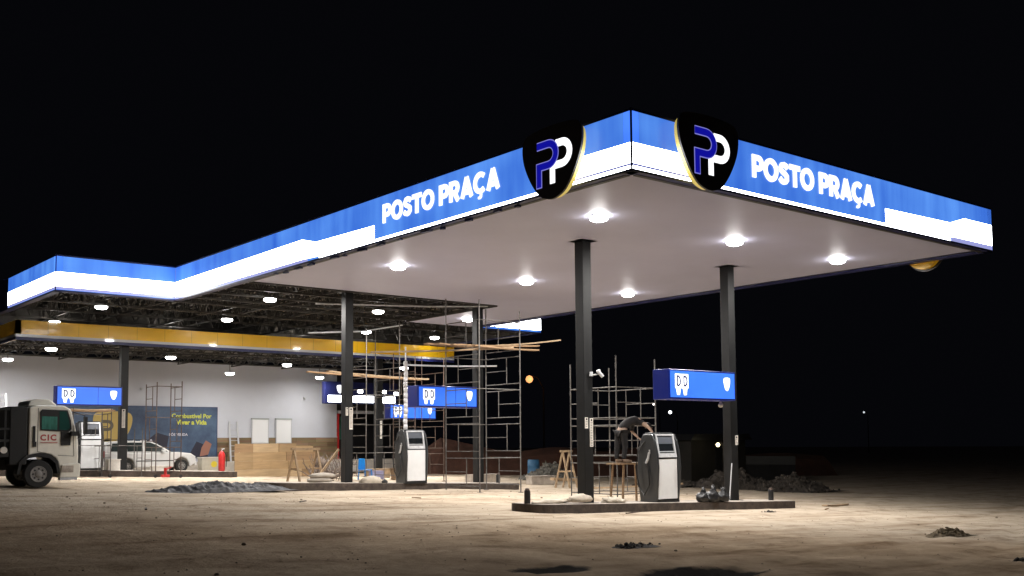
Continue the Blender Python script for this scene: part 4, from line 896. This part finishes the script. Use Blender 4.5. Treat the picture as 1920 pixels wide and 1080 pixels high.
for a in (-.2, .2):
    for b in (-.18, .2): MB().bar((a, b, .42), (a * 1.15, b * 1.15, 0), .04).build('leg', BP, ch)
# clutter at the back island and forecourt
bx = [((11.7, 26.4), (.7, .5, .5), WOOD, 'open wooden crate under the scaffold behind the middle dispenser'), ((10.75, 26.9), (.6, .4, .35), mat('lilac_box', (.28, .27, .42), .6), 'lilac box next to the blue chair'), ((-.55, 29.0), (.5, .4, .45), PAPER, 'pale crumpled box at the foot of the back left column'), ((1.5, 29.2), (.7, .4, .2), PAPER, 'flat pale box on the back island beside the column'), ((11.9, 28.6), (1.1, .5, .4), PALEWOOD, 'stack of tan boards behind the middle dispenser'), ((13.5, 22.5), (1.6, .5, .38), CONC, 'long pale concrete block behind the middle island'), ((16.5, 22.0), (1.3, .5, .35), CONC, 'shorter pale concrete block right of the tall scaffold')]
for (x, y), (a, b, c), m, lb in bx:
    t = thing('crate' if m in (WOOD,) else 'block', (x, y, gz(x, y) + (.2 if 28.7 < y < 31.3 and x < 5 else 0)), lb, 'crate' if m in (WOOD, PAPER) or 'box' in lb else 'block', None, random.uniform(-.2, .2))
    MB().box(-a / 2, -b / 2, 0, a / 2, b / 2, c).build('body', m, t, bevel=.02); MB().box(-a / 2 - .02, -b / 2 - .02, c + .002, a / 2 + .02, b / 2 + .02, c + .04).build('top_board', m, t)
# earth bank / dark brown wall behind
bk = MB(); n_ = 40; vs = []
for i in range(n_ + 1):
    t_ = i / n_; x = 20 + 26 * t_; y = 40 - 13 * t_; h_ = 2.3 * (1 - .35 * t_) * (.85 + .3 * noise.noise((t_ * 6, 0, 0)))
    if i < 4: h_ *= i / 4
    vs += [(x - .4, y - 1.4, gz(x, y) - .1), (x, y - .4, gz(x, y) + h_ * .75), (x + .3, y + .2, gz(x, y) + h_), (x + .6, y + 1.2, gz(x, y) - .1)]
bk.add(vs, [(4 * i + j, 4 * i + j + 1, 4 * i + j + 5, 4 * i + j + 4) for i in range(n_) for j in range(3)])
o = bk.build('earth_bank', mat('red_brown_earth', (.075, .032, .020), .95, var=.35, scale=1.2, bump=.6, bscale=3)); tag(o, 'dim red-brown earth bank behind the right islands', 'bank', kind='structure')
# low concrete wall pieces in the dark at right
for i, (a, b, h_, lb) in enumerate((((34, 25.5), (37.5, 23.2), .5, 'dim pale slab behind the grey soil heap'), ((29, 3.0), (36, -.5), .28, 'dim low kerb at the right edge of the yard'))):
    A = V(a[0], a[1], gz(*a) + (1.2 if i == 0 else .1)); B = V(b[0], b[1], gz(*b) + (1.2 if i == 0 else .1)); mid = (A + B) / 2; mb = MB(mid); mb.bar(A, B, .25, h_)
    if i == 0:
        pass
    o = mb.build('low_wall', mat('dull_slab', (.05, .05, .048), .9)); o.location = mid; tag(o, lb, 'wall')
    if i == 0: MB(mid).bar(A - V(0, 0, .85), B - V(0, 0, .85), .2, 1.19).build('lower_panel', BLACKP, o)  # black panel added to stand for the darkness below the slab

# ------------------------------------------------------------------ distant lamps
def far_lamp(name, P, zlamp, r, col, strength, label, arm=1.5, energy=0):
    x, y = P; z = gz(x, y); t = thing(name, (x, y, z), label, 'street lamp'); h = zlamp - z
    MB().tube([(arm, 0, 0), (arm, 0, h * .9)], .09, 8, .06).build('pole', mat('lamp_pole_concrete', (.02, .016, .014), .8), t)
    MB().tube([(arm, 0, h * .9), (arm * .6, 0, h + .15), (r, 0, h + r * .9)], .05, 6).build('arm', MATS['lamp_pole_concrete'], t)
    m = emit('far_glow_' + label.split()[0], col, strength, sample=False)
    MB().lathe((0, 0, h), [(.02, r), (r * .7, r * .7), (r, 0), (r * .7, -r * .7), (.02, -r)], 14).build('lamp_head', m, t, smooth=True)
    if energy:
        d = bpy.data.lights.new('glow', 'POINT'); d.energy = energy; d.color = col; d.shadow_soft_size = r; o = bpy.data.objects.new('lamp_glow', d); C.objects.link(o); o.parent = t; o.location = (-.2, -r - .3, h); o['kind'] = 'helper'
FAR = []
FAR = [('street_lamp', (43.0, 54.0), 7.64, .33, (1, .42, .15), 1.5, 'orange sodium street lamp glowing in the dark behind the rear column', 1.6, 25),
       ('wall_lamp', (31.0, 23.6), 1.98, .12, (1, .86, .50), 4, 'yellowish lamp low in the dark left of the near right column', .5, 5),
       ('street_lamp', (73.8, 65.8), 5.53, .19, (.9, .95, 1), 5, 'flat white distant lamp just under the near blue box sign', 1.2, 0),
       ('street_lamp', (94.5, 87.6), 7.54, .15, (1, .97, .92), 3, 'tiny white dot of a distant lamp left of the near blue box sign', 1.2, 0),
       ('street_lamp', (154.1, 91.8), 7.29, .17, (.7, .75, .8), 1.2, 'faint lone distant lamp in the black sky right of the canopy', 1.2, 0)]
for nm, P, zl, r, c, s, lb, arm, en in FAR: far_lamp(nm, P, zl, r, c, s, lb, arm, en)
# low house wall lit by the yellowish lamp
hw = thing('small_house', (31.6, 24.6, gz(32, 25)), 'barely lit low wall and roof edge beside the yellowish lamp', 'building')
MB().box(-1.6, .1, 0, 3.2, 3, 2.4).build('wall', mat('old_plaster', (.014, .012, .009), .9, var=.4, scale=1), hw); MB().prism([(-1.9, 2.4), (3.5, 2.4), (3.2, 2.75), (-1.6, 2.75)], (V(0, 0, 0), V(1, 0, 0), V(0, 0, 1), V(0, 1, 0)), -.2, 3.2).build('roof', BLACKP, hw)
MB().box(.5, .07, .2, 1.3, .099, 2.0).build('door', BLACKP, hw)

# ------------------------------------------------------------------ person leaning from a work platform over the near dispenser
pz = 1.53; gx_, gy_ = 7.75, 7.75
tp = thing('work_platform', (gx_, gy_, gz(gx_, gy_)), 'small plank work platform behind the near dispenser, carrying a worker', 'platform')
hh = pz - gz(gx_, gy_)
for a, b in ((-.5, -.22), (.45, -.22), (-.5, .22), (.45, .22)): MB().bar((a, b, hh - .05), (a * 1.2, b * 1.2, 0), .05).build('leg', WOOD, tp)
MB().box(-.7, -.28, hh - .05, .62, -.01, hh).build('board', WOOD, tp); MB().box(-.72, .01, hh - .045, .6, .28, hh).build('board', PALEWOOD, tp)
def skin(name, pts, edges, m, parent, sub=2, root=0):
    me = bpy.data.meshes.new(name); me.from_pydata([p[:3] for p in pts], edges, []); o = bpy.data.objects.new(name, me); bpy.context.scene.collection.objects.link(o)
    md = o.modifiers.new('skin', 'SKIN'); sv = me.skin_vertices[0].data
    for i, p in enumerate(pts): sv[i].radius = (p[3], p[4] if len(p) > 4 else p[3]); sv[i].use_root = (i == root)
    s = o.modifiers.new('sub', 'SUBSURF'); s.levels = sub; s.render_levels = sub; md.use_smooth_shade = True
    bpy.context.view_layer.update(); dg = bpy.context.evaluated_depsgraph_get(); m2 = bpy.data.meshes.new_from_object(o.evaluated_get(dg)); bpy.data.objects.remove(o)
    m2.materials.clear(); m2.materials.append(m); q = bpy.data.objects.new(name, m2); C.objects.link(q); q.parent = parent
    for p in m2.polygons: p.use_smooth = True
    return q
pn = thing('person', (gx_ - .2, gy_ - .05, pz), 'person in dark clothes bending from a platform, one pale arm on the near dispenser', 'person')
SK = mat('skin_tone', (.42, .28, .20), .55); DK = mat('dark_clothes', (.018, .016, .016), .8, var=.4, scale=8, bump=.2); DK2 = mat('dark_trousers', (.014, .013, .014), .85, var=.3, scale=8)
# body: pelvis root, spine curving forward (+x and towards the dispenser), legs, arms
B = [(-.18, .0, .96, .15, .13), (-.12, -.02, 1.10, .15, .13), (.06, -.06, 1.24, .16, .13), (.26, -.12, 1.27, .17, .13), (.40, -.18, 1.22, .13, .12),
     (.50, -.24, 1.17, .055), (.58, -.30, 1.13, .085, .095), (.64, -.36, 1.07, .07, .08),
     (-.20, -.10, .88, .095), (-.16, -.12, .48, .065), (-.22, -.10, .09, .042), (-.10, -.16, .04, .04), (-.02, -.18, .03, .03),
     (-.22, .10, .88, .095), (-.24, .14, .48, .065), (-.30, .12, .09, .042), (-.18, .08, .04, .04), (-.10, .06, .03, .03),
     (.36, -.32, 1.20, .07), (.34, -.62, 1.05, .05), (.30, -.86, .84, .032), (.29, -.92, .80, .03, .02),
     (.30, .02, 1.20, .07), (.34, .10, .95, .05), (.42, -.06, .78, .034), (.43, -.10, .74, .03, .02)]
E_ = [(0, 1), (1, 2), (2, 3), (3, 4), (4, 5), (5, 6), (6, 7), (0, 8), (8, 9), (9, 10), (10, 11), (11, 12), (0, 13), (13, 14), (14, 15), (15, 16), (16, 17), (4, 18), (18, 19), (19, 20), (20, 21), (4, 22), (22, 23), (23, 24), (24, 25)]
skin('body', B, E_, SK, pn)
S = [tuple(list(p[:3]) + [r + .02 for r in p[3:]]) for p in B]
idx = [0, 1, 2, 3, 4, 18, 19, 22, 23]; mp_ = {k: i for i, k in enumerate(idx)}
sp = [S[k] for k in idx]; a = Vector(B[19][:3]); b = Vector(B[20][:3]); mid = Vector(B[18][:3]).lerp(a, .35); sp[mp_[19]] = (*mid, .075)
skin('jacket', sp, [(mp_[x], mp_[y]) for x, y in E_ if x in mp_ and y in mp_], DK, pn)
idx = [0, 8, 9, 10, 13, 14, 15]; mp_ = {k: i for i, k in enumerate(idx)}
sp = [tuple(list(S[k][:3]) + [r + .008 for r in S[k][3:]]) for k in idx]
skin('trousers', sp, [(mp_[x], mp_[y]) for x, y in E_ if x in mp_ and y in mp_], DK2, pn)
for nm, (x, y) in (('boot', (-.12, -.15)), ('boot', (-.20, .09))):
    MB().tube([(x - .12, y + .02, .06), (x + .02, y - .02, .055), (x + .13, y - .04, .04)], .058, 10, .042).build(nm, mat('brown_boot', (.22, .15, .10), .7), pn, smooth=True)
hc = Vector((.62, -.33, 1.10)); hm = MB(); hm.lathe(hc + V(0, 0, -.02), [(.02, .13), (.075, .10), (.105, .03), (.10, -.03), (.085, -.06)], 14); hm.build('hair', mat('black_hair', (.01, .008, .007), .6), pn, smooth=True)
f_ = MB(); f_.lathe(hc + V(.09, -.06, -.05), [(.018, .01), (.014, -.01), (.004, -.02)], 8); f_.build('nose', SK, pn, smooth=True)
for s in (-1, 1):
    MB().lathe(hc + V(.075 + s * .02, -.075 + s * .03, -.01), [(.002, .01), (.011, 0), (.002, -.01)], 8).build('eye', GLASSD, pn)
for wx, wy, wz, dx, dy in ((.29, -.92, .80, 0, -1), (.43, -.10, .74, .2, -1)):
    for k in range(4):
        off = (k - 1.5) * .02; l_ = (.07, .08, .075, .06)[k]
        MB().tube([(wx + off, wy - .01, wz), (wx + off * 1.2, wy - .04, wz - .012), (wx + off * 1.3, wy - .04 - l_ * .5, wz - .035), (wx + off * 1.3, wy - .05 - l_ * .6, wz - .06)], .0105, 6, .008).build('finger', SK, pn, smooth=True)
    MB().tube([(wx - .03, wy + .02, wz), (wx - .055, wy - .01, wz - .015), (wx - .06, wy - .04, wz - .03)], .012, 6, .009).build('thumb', SK, pn, smooth=True)

# ------------------------------------------------------------------ world, camera, settings
sc_ = bpy.context.scene
w = bpy.data.worlds.new('World'); sc_.world = w; w.use_nodes = True; nt = w.node_tree
bg = nt.nodes['Background']; sky = nt.nodes.new('ShaderNodeTexSky'); sky.sky_type = 'NISHITA'; sky.sun_disc = False
sky.sun_elevation = math.radians(-3); sky.sun_rotation = math.radians(200)
mxx = nt.nodes.new('ShaderNodeMix'); mxx.data_type = 'RGBA'; mxx.inputs[0].default_value = .9; mxx.inputs[7].default_value = (.0018, .0019, .0028, 1)
mu = nt.nodes.new('ShaderNodeMix'); mu.data_type = 'RGBA'; mu.blend_type = 'MULTIPLY'; mu.inputs[0].default_value = 1; mu.inputs[7].default_value = (.002, .002, .002, 1)
nt.links.new(sky.outputs[0], mu.inputs[6]); nt.links.new(mu.outputs[2], mxx.inputs[6]); nt.links.new(mxx.outputs[2], bg.inputs[0]); bg.inputs[1].default_value = 1.0
cam = bpy.data.cameras.new('camera'); co_ = bpy.data.objects.new('camera', cam); sc_.collection.objects.link(co_); sc_.camera = co_
FW = V(0.6323336758630774, 0.771255185889055, 0.07293531797920606); RR = V(0.7736548503066246, -0.633558622899857, -0.007851365885690464); UU = V(-0.04015339296401779, -0.06139144556431335, 0.9973057682802207)
M = Matrix((RR, UU, -FW)).transposed().to_4x4(); M.translation = V(-15.20701888093195, -14.661816921942059, 2.128); co_.matrix_world = M
cam.sensor_width = 36; cam.lens = 1969.7244 / 1920 * 36; cam.shift_y = (687.938 - 540) / 1920; cam.clip_end = 2000; cam.clip_start = .1
vs_ = sc_.view_settings; vs_.view_transform = 'Standard'; vs_.look = 'None'; vs_.exposure = 0; vs_.gamma = 1
cy = sc_.cycles; cy.use_denoising = True; cy.max_bounces = 6; cy.diffuse_bounces = 3; cy.glossy_bounces = 3; cy.sample_clamp_indirect = 4; cy.use_light_tree = True
# tidy: unnamed loose stones etc. carry no stray properties
